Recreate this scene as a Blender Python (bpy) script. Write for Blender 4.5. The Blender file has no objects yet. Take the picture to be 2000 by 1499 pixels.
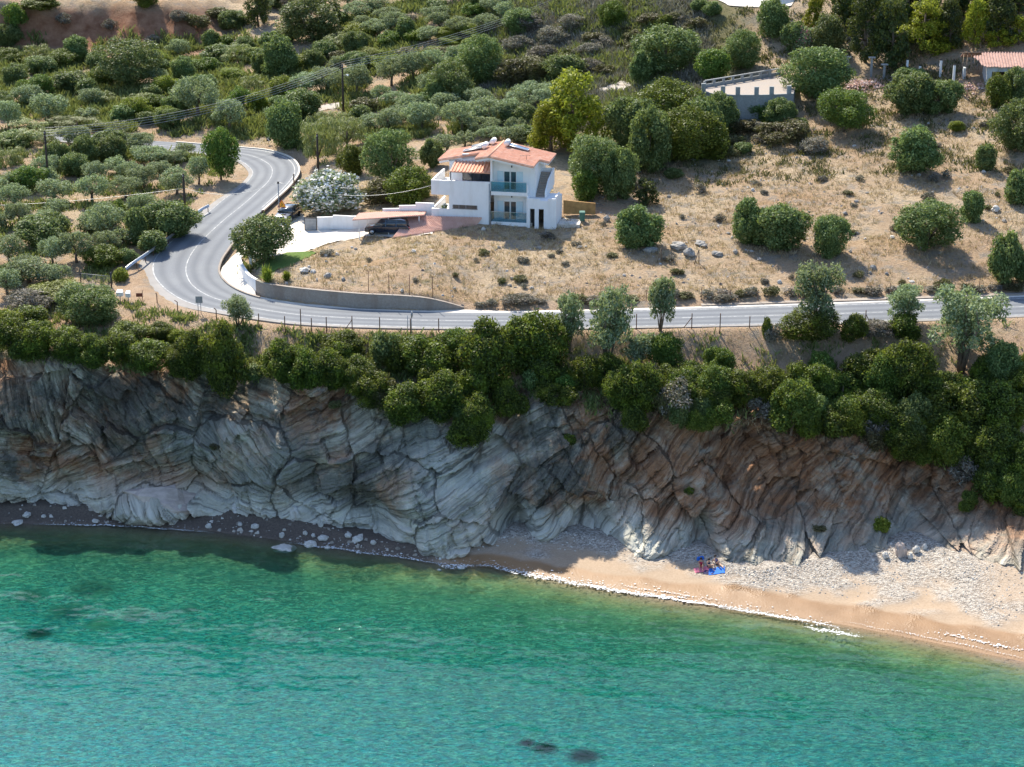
import bpy, bmesh, math, random
import numpy as np
from mathutils import Vector, Matrix, geometry
R = math.radians
random.seed(7)
rng = np.random.default_rng(11)
scene = bpy.context.scene
COL = scene.collection

# ------------------------------------------------------------------ camera
CAMZ = 68.9; PITCH = R(18.5); FPX = 3890.0
cam_d = bpy.data.cameras.new("camera"); cam = bpy.data.objects.new("camera", cam_d); COL.objects.link(cam)
cam.location = (0, 0, CAMZ); cam.rotation_euler = (R(90) - PITCH, 0, 0)
cam_d.sensor_width = 36; cam_d.lens = 36 * FPX / 2000; cam_d.clip_start = 1; cam_d.clip_end = 3000
scene.camera = cam
# ------------------------------------------------------------------ light
SUN_EL = R(46.5); SUN_AZ = R(-24)          # azimuth from +Y (away from the camera), negative = left
w = bpy.data.worlds.new("World"); scene.world = w; w.use_nodes = True
nt = w.node_tree; bg = nt.nodes["Background"]
sky = nt.nodes.new("ShaderNodeTexSky"); sky.sky_type = 'NISHITA'; sky.sun_disc = False
sky.sun_elevation = SUN_EL; sky.sun_rotation = SUN_AZ; sky.altitude = 60; sky.ozone_density = 3.5
nt.links.new(sky.outputs[0], bg.inputs[0]); bg.inputs[1].default_value = 0.15
sd = bpy.data.lights.new("sun", 'SUN'); sd.energy = 5.0; sd.angle = R(0.6); sd.color = (1, 0.93, 0.80)
sun = bpy.data.objects.new("sun", sd); COL.objects.link(sun)
sv = Vector((math.sin(SUN_AZ) * math.cos(SUN_EL), math.cos(SUN_AZ) * math.cos(SUN_EL), math.sin(SUN_EL)))
sun.rotation_euler = sv.to_track_quat('Z', 'Y').to_euler(); sun.location = (-60, 300, 200)
scene.view_settings.view_transform = 'Standard'; scene.view_settings.look = 'None'
scene.view_settings.exposure = 0.84; scene.view_settings.gamma = 1
scene.cycles.max_bounces = 5; scene.cycles.diffuse_bounces = 3; scene.cycles.glossy_bounces = 2
scene.cycles.transmission_bounces = 2; scene.cycles.transparent_max_bounces = 6
scene.cycles.caustics_reflective = False; scene.cycles.caustics_refractive = False
scene.cycles.use_denoising = True
try: scene.cycles.denoiser = 'OPENIMAGEDENOISE'
except Exception: pass

# ------------------------------------------------------------------ tagging and mesh helpers
def tag(o, label=None, cat=None, group=None, kind=None):
    if label: o['label'] = label
    if cat: o['category'] = cat
    if group: o['group'] = group
    if kind: o['kind'] = kind
    return o
def empty(name, loc=(0, 0, 0), rz=0):
    o = bpy.data.objects.new(name, None); COL.objects.link(o)
    o.location = loc; o.rotation_euler = (0, 0, rz); o.empty_display_size = 0.3
    return o
def mesh_np(name, verts, faces, mat, parent=None, smooth=False, attrs=None):
    """verts (N,3) array, faces (M,k) array"""
    me = bpy.data.meshes.new(name)
    verts = np.asarray(verts, dtype=np.float32); faces = np.asarray(faces, dtype=np.int32)
    n, k = faces.shape
    me.vertices.add(len(verts)); me.vertices.foreach_set('co', verts.ravel())
    me.loops.add(n * k); me.loops.foreach_set('vertex_index', faces.ravel())
    me.polygons.add(n); me.polygons.foreach_set('loop_start', np.arange(0, n * k, k, dtype=np.int32))
    me.update(calc_edges=True)
    me.polygons.foreach_set('use_smooth', np.full(n, smooth))
    for an, dom, val in (attrs or []):
        a = me.attributes.new(an, 'FLOAT', dom); a.data.foreach_set('value', np.asarray(val, dtype=np.float32))
    me.materials.append(mat)
    o = bpy.data.objects.new(name, me); COL.objects.link(o)
    if parent: o.parent = parent
    return o
class MB:
    def __init__(s): s.v = []; s.f = []; s.sm = []
    def add(s, vs, fs, smooth=False):
        b = len(s.v); s.v += [tuple(v) for v in vs]; s.f += [tuple(i + b for i in f) for f in fs]; s.sm += [smooth] * len(fs)
        return s
    def box(s, x0, y0, z0, x1, y1, z1):
        vs = [(x0, y0, z0), (x1, y0, z0), (x1, y1, z0), (x0, y1, z0), (x0, y0, z1), (x1, y0, z1), (x1, y1, z1), (x0, y1, z1)]
        return s.add(vs, [(0, 3, 2, 1), (4, 5, 6, 7), (0, 1, 5, 4), (1, 2, 6, 5), (2, 3, 7, 6), (3, 0, 4, 7)])
    def hexa(s, b, t):
        """4 bottom points, 4 top points"""
        return s.add(list(b) + list(t), [(0, 3, 2, 1), (4, 5, 6, 7), (0, 1, 5, 4), (1, 2, 6, 5), (2, 3, 7, 6), (3, 0, 4, 7)])
    def tube(s, pts, rad, n=6, cap=True):
        pts = [Vector(p) for p in pts]; m = len(pts)
        if not isinstance(rad, (list, tuple)): rad = [rad] * m
        vs = []; fs = []
        for i, p in enumerate(pts):
            d = (pts[min(i + 1, m - 1)] - pts[max(i - 1, 0)])
            if d.length < 1e-6: d = Vector((0, 0, 1))
            d.normalize(); a = d.cross(Vector((0.3, 0.1, 1)) if abs(d.z) < .9 else Vector((1, 0.2, 0))).normalized(); b = d.cross(a)
            for k in range(n):
                t = 2 * math.pi * k / n; vs.append(p + (a * math.cos(t) + b * math.sin(t)) * rad[i])
        for i in range(m - 1):
            for k in range(n):
                k2 = (k + 1) % n; fs.append((i * n + k, i * n + k2, (i + 1) * n + k2, (i + 1) * n + k))
        if cap: fs += [tuple(range(n))[::-1], tuple((m - 1) * n + k for k in range(n))]
        return s.add(vs, fs, True)
    def prism(s, poly, z0, z1):
        n = len(poly); vs = [(x, y, z0) for x, y in poly] + [(x, y, z1) for x, y in poly]
        fs = [tuple(range(n))[::-1], tuple(range(n, 2 * n))] + [(i, (i + 1) % n, (i + 1) % n + n, i + n) for i in range(n)]
        return s.add(vs, fs)
    def build(s, name, mat, parent=None, bevel=0, loc=None):
        me = bpy.data.meshes.new(name); me.from_pydata(s.v, [], s.f); me.update()
        me.polygons.foreach_set('use_smooth', s.sm)
        me.materials.append(mat); o = bpy.data.objects.new(name, me); COL.objects.link(o)
        if parent: o.parent = parent
        if loc is not None: o.location = loc
        if bevel:
            m = o.modifiers.new('bevel', 'BEVEL'); m.width = bevel; m.segments = 2; m.limit_method = 'ANGLE'
        return o
# ------------------------------------------------------------------ numpy gradient noise
_perm = np.random.default_rng(5).permutation(256); _perm = np.concatenate([_perm, _perm, _perm])
_g = np.random.default_rng(6).normal(size=(256, 3)); _g /= np.linalg.norm(_g, axis=1)[:, None]
def pn(x, y, z=None):
    x = np.asarray(x, float); y = np.asarray(y, float); z = np.zeros_like(x) if z is None else np.asarray(z, float) + 0 * x
    xi = np.floor(x).astype(int); yi = np.floor(y).astype(int); zi = np.floor(z).astype(int)
    xf, yf, zf = x - xi, y - yi, z - zi
    u, v, w_ = [t * t * t * (t * (t * 6 - 15) + 10) for t in (xf, yf, zf)]
    out = 0
    for dx in (0, 1):
        wx = u if dx else 1 - u
        for dy in (0, 1):
            wy = v if dy else 1 - v
            for dz in (0, 1):
                wz = w_ if dz else 1 - w_
                h = _perm[_perm[_perm[(xi + dx) & 255] + ((yi + dy) & 255)] + ((zi + dz) & 255)]
                gg = _g[h]
                out = out + wx * wy * wz * (gg[..., 0] * (xf - dx) + gg[..., 1] * (yf - dy) + gg[..., 2] * (zf - dz))
    return out * 1.5
def fbm(x, y, z=None, o=4, gain=.5):
    s = 0; a = 1; z = 0 * np.asarray(x, float) if z is None else z
    for i in range(o): s = s + a * pn(x * 2 ** i + 17 * i, y * 2 ** i, z * 2 ** i); a *= gain
    return s
# ------------------------------------------------------------------ pixel rays (2000 x 1499 frame of the photograph)
CP, SP = math.cos(PITCH), math.sin(PITCH)
def ray(px, py):
    a = (px - 1000) / FPX; b = (749.5 - py) / FPX
    return np.array([a, CP + b * SP, -SP + b * CP])
def at_z(px, py, z):
    d = ray(px, py); t = (z - CAMZ) / d[2]; return d * t + np.array([0, 0, CAMZ])
def at_y(px, py, Y):
    d = ray(px, py); t = Y / d[1]; return d * t + np.array([0, 0, CAMZ])
# knot curves of the terrain: (px, py, z) or (px, py, 'D', dist)
def kc(*pts):
    P_ = []
    for p in pts:
        P_.append(at_y(p[0], p[1], p[3]) if p[2] == 'D' else at_z(p[0], p[1], p[2]))
    P_ = np.array(P_); P_ = P_[np.argsort(P_[:, 0])]; return P_
WL = [(-500, 1015), (0, 1024), (200, 1024), (400, 1038), (600, 1064), (800, 1090), (880, 1104), (950, 1103), (1050, 1124), (1200, 1152), (1300, 1170), (1450, 1190), (1550, 1206), (1700, 1232), (1850, 1262), (2000, 1295), (2500, 1400)]
K = [
 kc((-1500, 2600, -7), (1000, 2600, -7), (3500, 2700, -7)),
 kc((-500, 1560, -4.5), (0, 1560, -4.5), (1000, 1620, -4.2), (2000, 1700, -4), (2600, 1750, -4)),
 kc((-500, 1140, -2.2), (0, 1150, -2.2), (400, 1150, -1.9), (900, 1200, -1.7), (1450, 1290, -1.7), (2000, 1400, -1.7), (2600, 1540, -1.7)),
 kc(*[(x, y, 0) for x, y in WL]),
 kc((-500, 985, .8), (0, 987, .8), (200, 990, .8), (400, 992, .8), (600, 1022, .8), (760, 1064, .5), (900, 1064, .5), (960, 1054, .7), (1000, 1040, 1), (1050, 1046, 1), (1130, 1040, 1), (1200, 1062, 1), (1300, 1066, 1.1), (1370, 1074, 1.2), (1400, 1095, 1.2), (1480, 1118, 1.1), (1540, 1104, 1.2), (1620, 1092, 1.3), (1700, 1072, 1.5), (1800, 1050, 1.8), (1860, 1090, 1.7), (1930, 1105, 1.7), (2000, 1095, 2.0), (2500, 1150, 2)),
 kc((-500, 850, 'D', 170.5), (0, 850, 'D', 170.2), (300, 860, 'D', 169.5), (600, 880, 'D', 167), (800, 920, 'D', 163.5), (900, 930, 'D', 163.5), (1000, 900, 'D', 165.5), (1200, 930, 'D', 164.5), (1400, 960, 'D', 161.5), (1600, 960, 'D', 161.8), (1800, 955, 'D', 163.5), (2000, 1020, 'D', 158.5), (2500, 1060, 'D', 156)),
 kc((-500, 700, 'D', 174), (0, 700, 'D', 174), (300, 735, 'D', 172), (600, 750, 'D', 171), (800, 780, 'D', 169.5), (900, 840, 'D', 166.5), (1000, 760, 'D', 170.5), (1200, 820, 'D', 167), (1400, 830, 'D', 165), (1600, 860, 'D', 165.2), (1800, 885, 'D', 165.6), (2000, 975, 'D', 161.5), (2500, 1010, 'D', 160)),
 kc((-500, 650, 13.8), (0, 650, 13.8), (300, 665, 13.4), (500, 700, 12.8), (700, 712, 12.6), (1100, 712, 12.6), (1400, 715, 12.6), (1600, 722, 12.5), (1800, 740, 12.0), (2000, 745, 12.0), (2500, 760, 12)),
 kc((-500, 600, 14.3), (0, 602, 14.3), (270, 592, 14.6), (400, 622, 14.6), (500, 640, 14.7), (800, 649, 14.8), (1100, 650, 14.9), (1400, 645, 15.0), (1700, 638, 15.2), (2000, 625, 15.4), (2500, 605, 15.6)),
 kc((-500, 560, 14.9), (0, 560, 14.9), (270, 530, 15.3), (420, 560, 15.15), (500, 578, 15.15), (600, 591, 15.2), (700, 600, 15.2), (830, 605, 15.2), (905, 603, 15.3), (1100, 601, 15.35), (1400, 592, 15.6), (1700, 580, 15.9), (2000, 570, 16.1), (2500, 550, 16.4)),
]
def kshift(k, dy, xs, dz):
    q = np.array(k); X = np.linspace(q[:, 0].min(), q[:, 0].max(), 160)
    return np.stack([X, np.interp(X, q[:, 0], q[:, 1]) + dy, np.interp(X, q[:, 0], q[:, 2]) + np.interp(X, xs, dz)], 1)
def X_at(px, Y): return at_y(px, 700, Y)[0]
K.append(kshift(K[-1], .5, [X_at(480, 185), X_at(505, 185), X_at(840, 185), X_at(908, 185)], [0.05, 1.25, 1.25, .12]))
K += [
 kc((-500, 450, 16.2), (0, 450, 16.2), (300, 440, 16.4), (400, 438, 16.6), (500, 440, 16.9), (600, 452, 17.2), (700, 452, 17.4), (850, 446, 18.1), (960, 441, 18.3), (1100, 441, 18.3), (1300, 430, 18.6), (1700, 420, 19.5), (2000, 410, 20), (2500, 400, 21)),
 kc((-500, 300, 18), (0, 300, 18), (300, 296, 17.9), (500, 298, 17.7), (620, 302, 18.2), (720, 305, 19.3), (900, 300, 20.4), (1100, 290, 21), (1400, 280, 22), (1700, 270, 23), (2000, 260, 24), (2500, 250, 25)),
 kc((-500, 200, 19.5), (0, 200, 19.5), (500, 200, 20), (700, 205, 20.5), (1000, 200, 22.5), (1400, 190, 25), (1700, 180, 26), (2000, 170, 27), (2500, 160, 28)),
 kc((-500, 100, 21.5), (0, 100, 21.5), (400, 95, 22.2), (500, 100, 22.5), (1000, 100, 26), (1500, 90, 29), (2000, 80, 31), (2500, 75, 32)),
 kc((-500, 0, 28.5), (0, 0, 28.5), (380, 5, 27.5), (480, 0, 26.5), (600, 0, 26.5), (1000, 0, 31), (1500, 0, 33.5), (2000, 0, 35), (2500, 0, 36)),
]
q = K[-1].copy(); q[:, 1] += 40; q[:, 2] += 5; K.append(q)
q = q.copy(); q[:, 1] += 200; q[:, 2] += 45; K.append(q)
_XS = np.arange(-320, 320.1, .5)
KY = np.array([np.interp(_XS, k[:, 0], k[:, 1]) for k in K]); KZ = np.array([np.interp(_XS, k[:, 0], k[:, 2]) for k in K])
_ker = np.hanning(9); _ker /= _ker.sum()
for i in range(len(K)):
    if i in (4, 3, 9, 10): continue
    KY[i] = np.convolve(np.pad(KY[i], 4, 'edge'), _ker, 'valid'); KZ[i] = np.convolve(np.pad(KZ[i], 4, 'edge'), _ker, 'valid')
for i in range(1, len(K)): KY[i] = np.maximum(KY[i], KY[i - 1] + .35)
def kY(i, X): return np.interp(X, _XS, KY[i])
def kZ(i, X): return np.interp(X, _XS, KZ[i])
_dY = np.diff(KY, axis=0); _dl = np.diff(KZ, axis=0) / _dY
_mm = np.zeros_like(KZ)
for i in range(1, len(K) - 1):
    a, b = _dl[i - 1], _dl[i]; wa = 2 * _dY[i] + _dY[i - 1]; wb = _dY[i] + 2 * _dY[i - 1]
    same = a * b > 0
    _mm[i] = np.where(same, (wa + wb) / (wa / np.where(same, a, 1) + wb / np.where(same, b, 1)), 0)
_mm[0] = _dl[0]; _mm[-1] = _dl[-1]
def H0(X, Y):
    X = np.asarray(X, float); Y = np.asarray(Y, float); X, Y = np.broadcast_arrays(X, Y)
    sh = X.shape; X = X.ravel(); Y = Y.ravel(); out = np.zeros(X.shape)
    ky = [kY(i, X) for i in range(len(K))]
    for i in range(len(K) - 1):
        m = (Y >= ky[i]) & (Y < ky[i + 1]) if i < len(K) - 2 else (Y >= ky[i])
        if i == 0: m |= Y < ky[0]
        if not m.any(): continue
        x = X[m]; y0 = ky[i][m]; h = ky[i + 1][m] - y0; t = np.clip((Y[m] - y0) / h, 0, 1)
        z0 = kZ(i, x); z1 = kZ(i + 1, x); m0 = np.interp(x, _XS, _mm[i]) * h; m1 = np.interp(x, _XS, _mm[i + 1]) * h
        out[m] = (2 * t**3 - 3 * t**2 + 1) * z0 + (t**3 - 2 * t**2 + t) * m0 + (-2 * t**3 + 3 * t**2) * z1 + (t**3 - t**2) * m1
    return out.reshape(sh)
# polygons kept flat, as pixel outlines -------------------------------------------------
def hit0(px, py, H=H0):
    d = ray(px, py); ts = np.arange(110, 560, .4); p = d[None] * ts[:, None] + np.array([0, 0, CAMZ])
    f = p[:, 2] - H(p[:, 0], p[:, 1]); i = np.argmax(f < 0)
    if f[i] >= 0: i = len(ts) - 1
    a, b = ts[max(i - 1, 0)], ts[i]; fa, fb = f[max(i - 1, 0)], f[i]
    t = a + (b - a) * (fa / (fa - fb) if fa != fb else 0)
    return d * t + np.array([0, 0, CAMZ])
def inpoly(X, Y, poly):
    c = np.zeros(X.shape, bool); n = len(poly)
    for i in range(n):
        x0, y0 = poly[i][:2]; x1, y1 = poly[(i + 1) % n][:2]
        if y0 == y1: continue
        c ^= ((Y > y0) != (Y > y1)) & (X < (x1 - x0) * (Y - y0) / (y1 - y0) + x0)
    return c
RD = [((2600, 557), (2600, 592)), ((2300, 566), (2300, 603)), ((2000, 580), (2000, 619)), ((1700, 591), (1700, 631)), ((1400, 601), (1400, 638)), ((1100, 609), (1100, 643)), ((900, 611), (900, 643)),
 ((750, 607), (750, 641)), ((620, 600), (610, 636)), ((545, 591), (520, 627)), ((485, 577), (430, 613)), ((446, 558), (362, 601)), ((427, 535), (312, 582)),
 ((430, 512), (280, 556)), ((442, 492), (269, 533)), ((458, 470), (276, 508)), ((478, 446), (305, 480)), ((505, 418), (348, 446)), ((535, 391), (388, 418)),
 ((563, 365), (420, 393)), ((582, 338), (455, 371)), ((577, 318), (478, 352)), ((556, 304), (485, 337)), ((520, 294), (468, 319)), ((470, 289), (440, 308)),
 ((420, 285), (400, 302)), ((350, 279), (340, 296)), ((280, 274), (275, 290)), ((190, 266), (185, 283)), ((60, 256), (60, 272))]
def catmull(P_, n=10):
    P_ = np.array(P_, float); out = []
    for i in range(len(P_) - 1):
        p0, p1, p2, p3 = P_[max(i - 1, 0)], P_[i], P_[i + 1], P_[min(i + 2, len(P_) - 1)]
        for t in np.arange(n) / n:
            out.append(.5 * (2 * p1 + (p2 - p0) * t + (2 * p0 - 5 * p1 + 4 * p2 - p3) * t * t + (3 * p1 - p0 - 3 * p2 + p3) * t**3))
    out.append(P_[-1]); return np.array(out)
RF = catmull([hit0(*a) for a, b in RD]); RN = catmull([hit0(*b) for a, b in RD])
_k = np.hanning(13); _k /= _k.sum()
for A in (RF, RN): A[:, 2] = np.convolve(np.pad(A[:, 2], 6, 'edge'), _k, 'valid')
RC = (RF + RN) / 2; RW = np.linalg.norm(RF - RN, axis=1) / 2
def road_near(X, Y):
    """distance outside the road edge (negative on the road) and road height"""
    X = np.ravel(X); Y = np.ravel(Y); best = np.full(X.shape, 1e9); z = np.zeros(X.shape)
    for c in range(0, len(X), 20000):
        xs, ys = X[c:c + 20000, None], Y[c:c + 20000, None]
        d = np.hypot(xs - RC[None, :, 0], ys - RC[None, :, 1]) - RW[None]; j = d.argmin(1)
        best[c:c + 20000] = d[np.arange(len(j)), j]; z[c:c + 20000] = RC[j, 2]
    return best, z
APRON = [(478, 478), (452, 500), (434, 520), (427, 538), (434, 553), (455, 566), (500, 585), (600, 603), (720, 611), (850, 617), (1010, 613), (1010, 607), (905, 604), (830, 606), (700, 601), (600, 592), (545, 585), (500, 573), (489, 548), (474, 528), (470, 505), (484, 486)]
DRIVE = [(484, 482), (520, 462), (545, 420), (575, 408), (600, 428), (600, 452), (700, 446), (790, 432), (845, 432), (845, 458), (770, 466), (712, 462), (690, 468), (640, 476), (600, 492), (560, 497), (520, 505), (500, 500)]
LAWN = [(545, 500), (560, 494), (605, 492), (620, 494), (600, 506), (575, 520), (545, 528), (520, 540), (512, 525), (520, 508)]
TRACK = [(600, 214), (640, 204), (700, 196), (740, 190), (800, 190), (806, 205), (780, 210), (740, 200), (700, 206), (640, 214), (605, 222)]
PATH2 = [(1165, 176), (1215, 158), (1240, 166), (1230, 178), (1185, 180)]
TERR = [(1400, 0), (1440, -8), (1560, -8), (1545, 14), (1490, 17), (1425, 12)]
HOUSEPAD = [(835, 452), (840, 372), (1080, 372), (1105, 400), (1100, 446), (960, 444)]
POLYS = {}
for nme, pl in dict(APRON=APRON, DRIVE=DRIVE, LAWN=LAWN, TRACK=TRACK, PATH2=PATH2, TERR=TERR).items():
    POLYS[nme] = [hit0(*p) for p in pl]
_pad = [hit0(835, 440), hit0(1100, 440), hit0(1105, 385), hit0(850, 385)]
def HN(X, Y):
    """terrain height with its small relief; the road and paved areas are smooth"""
    X = np.asarray(X, float); Y = np.asarray(Y, float); X, Y = np.broadcast_arrays(X, Y); sh = X.shape
    X = X.ravel(); Y = Y.ravel(); z = H0(X, Y)
    dr, rz = road_near(X, Y)
    amp = np.clip(dr / 4, 0, 1)
    for pl in POLYS.values(): amp = np.where(inpoly(X, Y, pl), 0, amp)
    amp = np.where(inpoly(X, Y, _pad), 0, amp)
    n = .28 * fbm(X / 9, Y / 7, o=3) + .09 * fbm(X / 1.3, Y / 1.3, o=2)
    hill = np.clip((Y - 285) / 20, 0, 1) * np.clip((-20 - X) / 15, 0, 1)
    n = n + hill * (1.6 * fbm(X / 7, Y / 9 + 3, o=4) - .8 * np.abs(pn(X / 4, Y / 14)))
    z = z + amp * n
    z = np.where(dr < 1.5, z * np.clip(dr / 1.5, 0, 1) + (1 - np.clip(dr / 1.5, 0, 1)) * rz, z)
    return z.reshape(sh)
def P(px, py): return Vector(hit0(px, py, HN))
_hc = {}
def G(x, y): return float(HN(np.array([x]), np.array([y]))[0])
def pix(v):
    """world point to photograph pixel"""
    x, y, z = v[0], v[1], v[2] - CAMZ; f = y * CP - z * SP; u = y * SP + z * CP
    return 1000 + FPX * x / f, 749.5 - FPX * u / f
# ------------------------------------------------------------------ materials
class NT:
    def __init__(s, name):
        s.m = bpy.data.materials.new(name); s.m.use_nodes = True; s.t = s.m.node_tree; s.t.nodes.clear()
        s.out = s.n('ShaderNodeOutputMaterial')
    def n(s, ty, **kw):
        x = s.t.nodes.new(ty)
        for k, v in kw.items():
            if k.startswith('i_'):
                key = k[2:]; key = int(key) if key.isdigit() else key.replace('_', ' ')
                s.set(x.inputs[key], v)
            else: setattr(x, k, v)
        return x
    def set(s, inp, v):
        if isinstance(v, bpy.types.NodeSocket): s.t.links.new(v, inp)
        elif isinstance(v, (tuple, list)) and len(v) == 3 and inp.type == 'RGBA': inp.default_value = (*v, 1)
        else: inp.default_value = v
    def pos(s, scale=(1, 1, 1), rot=(0, 0, 0), obj=False):
        src = s.n('ShaderNodeTexCoord').outputs['Object'] if obj else s.n('ShaderNodeNewGeometry').outputs['Position']
        mp = s.n('ShaderNodeMapping'); s.set(mp.inputs['Vector'], src); mp.inputs['Scale'].default_value = scale; mp.inputs['Rotation'].default_value = rot
        return mp.outputs[0]
    def noise(s, vec, scale=1, detail=4, rough=.55, dist=0):
        x = s.n('ShaderNodeTexNoise'); s.set(x.inputs['Vector'], vec); x.inputs['Scale'].default_value = scale
        x.inputs['Detail'].default_value = detail; x.inputs['Roughness'].default_value = rough; x.inputs['Distortion'].default_value = dist
        return x.outputs['Fac']
    def vor(s, vec, scale=1, feature='F1', out='Distance'):
        x = s.n('ShaderNodeTexVoronoi'); x.feature = feature; s.set(x.inputs['Vector'], vec); x.inputs['Scale'].default_value = scale
        return x.outputs[out]
    def ramp(s, fac, *st):
        x = s.n('ShaderNodeValToRGB'); s.set(x.inputs[0], fac); e = x.color_ramp.elements
        while len(e) > 1: e.remove(e[-1])
        for i, (p, c) in enumerate(st):
            el = e[0] if i == 0 else e.new(p)
            el.position = p; c = (c, c, c) if isinstance(c, (int, float)) else c; el.color = (*c, 1)
        return x.outputs[0]
    def mix(s, f, a, b, mode='MIX'):
        x = s.n('ShaderNodeMix'); x.data_type = 'RGBA'; x.blend_type = mode
        s.set(x.inputs[0], f); s.set(x.inputs[6], a); s.set(x.inputs[7], b); return x.outputs[2]
    def math(s, op, a, b=0., c=0.):
        x = s.n('ShaderNodeMath'); x.operation = op
        for i, v in enumerate((a, b, c)): s.set(x.inputs[i], v)
        return x.outputs[0]
    def attr(s, name):
        x = s.n('ShaderNodeAttribute'); x.attribute_name = name; return x.outputs['Fac']
    def bump(s, h, strength=.5, dist=.1):
        x = s.n('ShaderNodeBump'); s.set(x.inputs['Height'], h); x.inputs['Strength'].default_value = strength; x.inputs['Distance'].default_value = dist
        return x.outputs[0]
    def bsdf(s, col, rough=.8, metal=0, bump=None, spec=.3, **kw):
        x = s.n('ShaderNodeBsdfPrincipled'); s.set(x.inputs['Base Color'], col); s.set(x.inputs['Roughness'], rough)
        x.inputs['Metallic'].default_value = metal; x.inputs['Specular IOR Level'].default_value = spec
        if bump is not None: s.set(x.inputs['Normal'], bump)
        for k, v in kw.items(): s.set(x.inputs[k.replace('_', ' ')], v)
        s.t.links.new(x.outputs[0], s.out.inputs[0]); return x
def plain(name, col, rough=.6, metal=0, var=.12, scale=3, spec=.4, dirt=None, obj=True, bump=0):
    t = NT(name); v = t.pos(obj=obj); f = t.noise(v, scale, 5, .6)
    lo = tuple(c * (1 - var) for c in col); hi = tuple(min(1, c * (1 + var)) for c in col)
    c = t.ramp(f, (.3, lo), (.7, hi))
    if dirt:
        g = t.noise(t.pos((1.2, 1.2, .25), obj=obj), 1.1, 4, .65); c = t.mix(t.ramp(g, (.48, 0.), (.72, .75)), c, dirt)
    b = t.bump(t.noise(v, scale * 6, 4), bump, .05) if bump else None
    t.bsdf(c, rough, metal, b, spec); return t.m

def m_land():
    t = NT("dry_ground"); p = t.pos()
    big = t.noise(p, .09, 4, .55); mid = t.noise(p, .55, 5, .65); fine = t.noise(p, 3.5, 6, .7); vf = t.noise(p, 11, 3, .7)
    straw = t.ramp(fine, (.25, (.27, .20, .13)), (.5, (.54, .41, .27)), (.75, (.68, .55, .38)))
    soil = t.ramp(mid, (.3, (.30, .17, .10)), (.7, (.50, .33, .21)))
    grey = t.ramp(vf, (.3, (.17, .15, .13)), (.7, (.40, .37, .32)))
    green = t.ramp(fine, (.3, (.06, .075, .025)), (.7, (.17, .18, .07)))
    c = t.mix(t.ramp(big, (.42, 0.), (.6, .5)), straw, soil)
    c = t.mix(t.ramp(mid, (.52, 0.), (.62, .7)), c, grey)
    c = t.mix(t.ramp(t.noise(p, .8, 4, .6, .6), (.6, 0.), (.68, .5)), c, green)
    orange = t.ramp(fine, (.3, (.28, .14, .05)), (.7, (.50, .30, .12)))
    c = t.mix(t.ramp(t.noise(t.pos((.5, 1, 1)), .23, 3, .6), (.58, 0.), (.68, .35)), c, orange)
    c = t.mix(t.attr('green'), c, green)
    red = t.ramp(mid, (.3, (.21, .09, .05)), (.7, (.47, .26, .16)))
    c = t.mix(t.attr('red'), c, red)
    pale = t.ramp(mid, (.3, (.42, .28, .18)), (.7, (.60, .43, .29)))
    c = t.mix(t.attr('pale'), c, pale)
    h = t.math('ADD', t.math('MULTIPLY', fine, 1.), t.math('MULTIPLY', vf, .6))
    t.bsdf(c, .95, 0, t.bump(h, 1.0, .35), .1); return t.m
def m_cliff():
    t = NT("cliff_rock"); s_ = t.pos()
    cx = t.n('ShaderNodeCombineXYZ'); t.set(cx.inputs[0], t.math('MULTIPLY', t.attr('su'), .16)); t.set(cx.inputs[1], t.math('MULTIPLY', t.attr('sv'), 1.7)); t.set(cx.inputs[2], t.math('MULTIPLY', t.attr('cell'), 37.))
    q = cx.outputs[0]
    strata = t.noise(q, 1.0, 7, .70, .25); cy = t.n('ShaderNodeCombineXYZ'); t.set(cy.inputs[0], t.math('MULTIPLY', t.attr('su'), .22)); t.set(cy.inputs[1], t.math('MULTIPLY', t.attr('sv'), 4.2)); t.set(cy.inputs[2], t.math('MULTIPLY', t.attr('cell'), 11.)); thin = t.noise(cy.outputs[0], 1.0, 3, .5)
    mid = t.noise(s_, .7, 5, .6); fine = t.noise(s_, 4, 6, .7)
    pale = t.ramp(strata, (.32, (.17, .135, .09)), (.44, (.44, .375, .27)), (.58, (.62, .55, .42)), (.72, (.80, .74, .61)))
    rust = t.ramp(strata, (.3, (.13, .05, .025)), (.5, (.40, .19, .09)), (.7, (.62, .38, .23)))
    dark = t.ramp(fine, (.3, (.05, .055, .045)), (.7, (.19, .18, .145)))
    c = t.mix(t.ramp(t.noise(s_, .20, 6, .7), (.43, 0.), (.56, .85)), pale, rust)
    c = t.mix(t.ramp(t.noise(t.pos((1, 1, .6)), .15, 6, .72, .4), (.46, 0.), (.56, .88)), c, dark)
    c = t.mix(t.math('MULTIPLY', t.attr('rusty'), t.ramp(mid, (.35, .1), (.6, 1.))), c, rust)
    c = t.mix(t.math('MULTIPLY', t.attr('clean'), .8), c, t.ramp(strata, (.3, (.42, .40, .32)), (.6, (.72, .70, .60))))
    c = t.mix(.8, c, t.ramp(thin, (.36, .42), (.45, 1.)), 'MULTIPLY')
    h = t.math('ADD', t.math('MULTIPLY', strata, 1.6), t.math('ADD', t.math('MULTIPLY', fine, .3), t.math('MULTIPLY', thin, .5)))
    t.bsdf(c, .9, 0, t.bump(t.math('MULTIPLY', h, t.math('SUBTRACT', 1., t.math('MULTIPLY', t.attr('clean'), .55))), 1.0, .5), .15); return t.m
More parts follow.
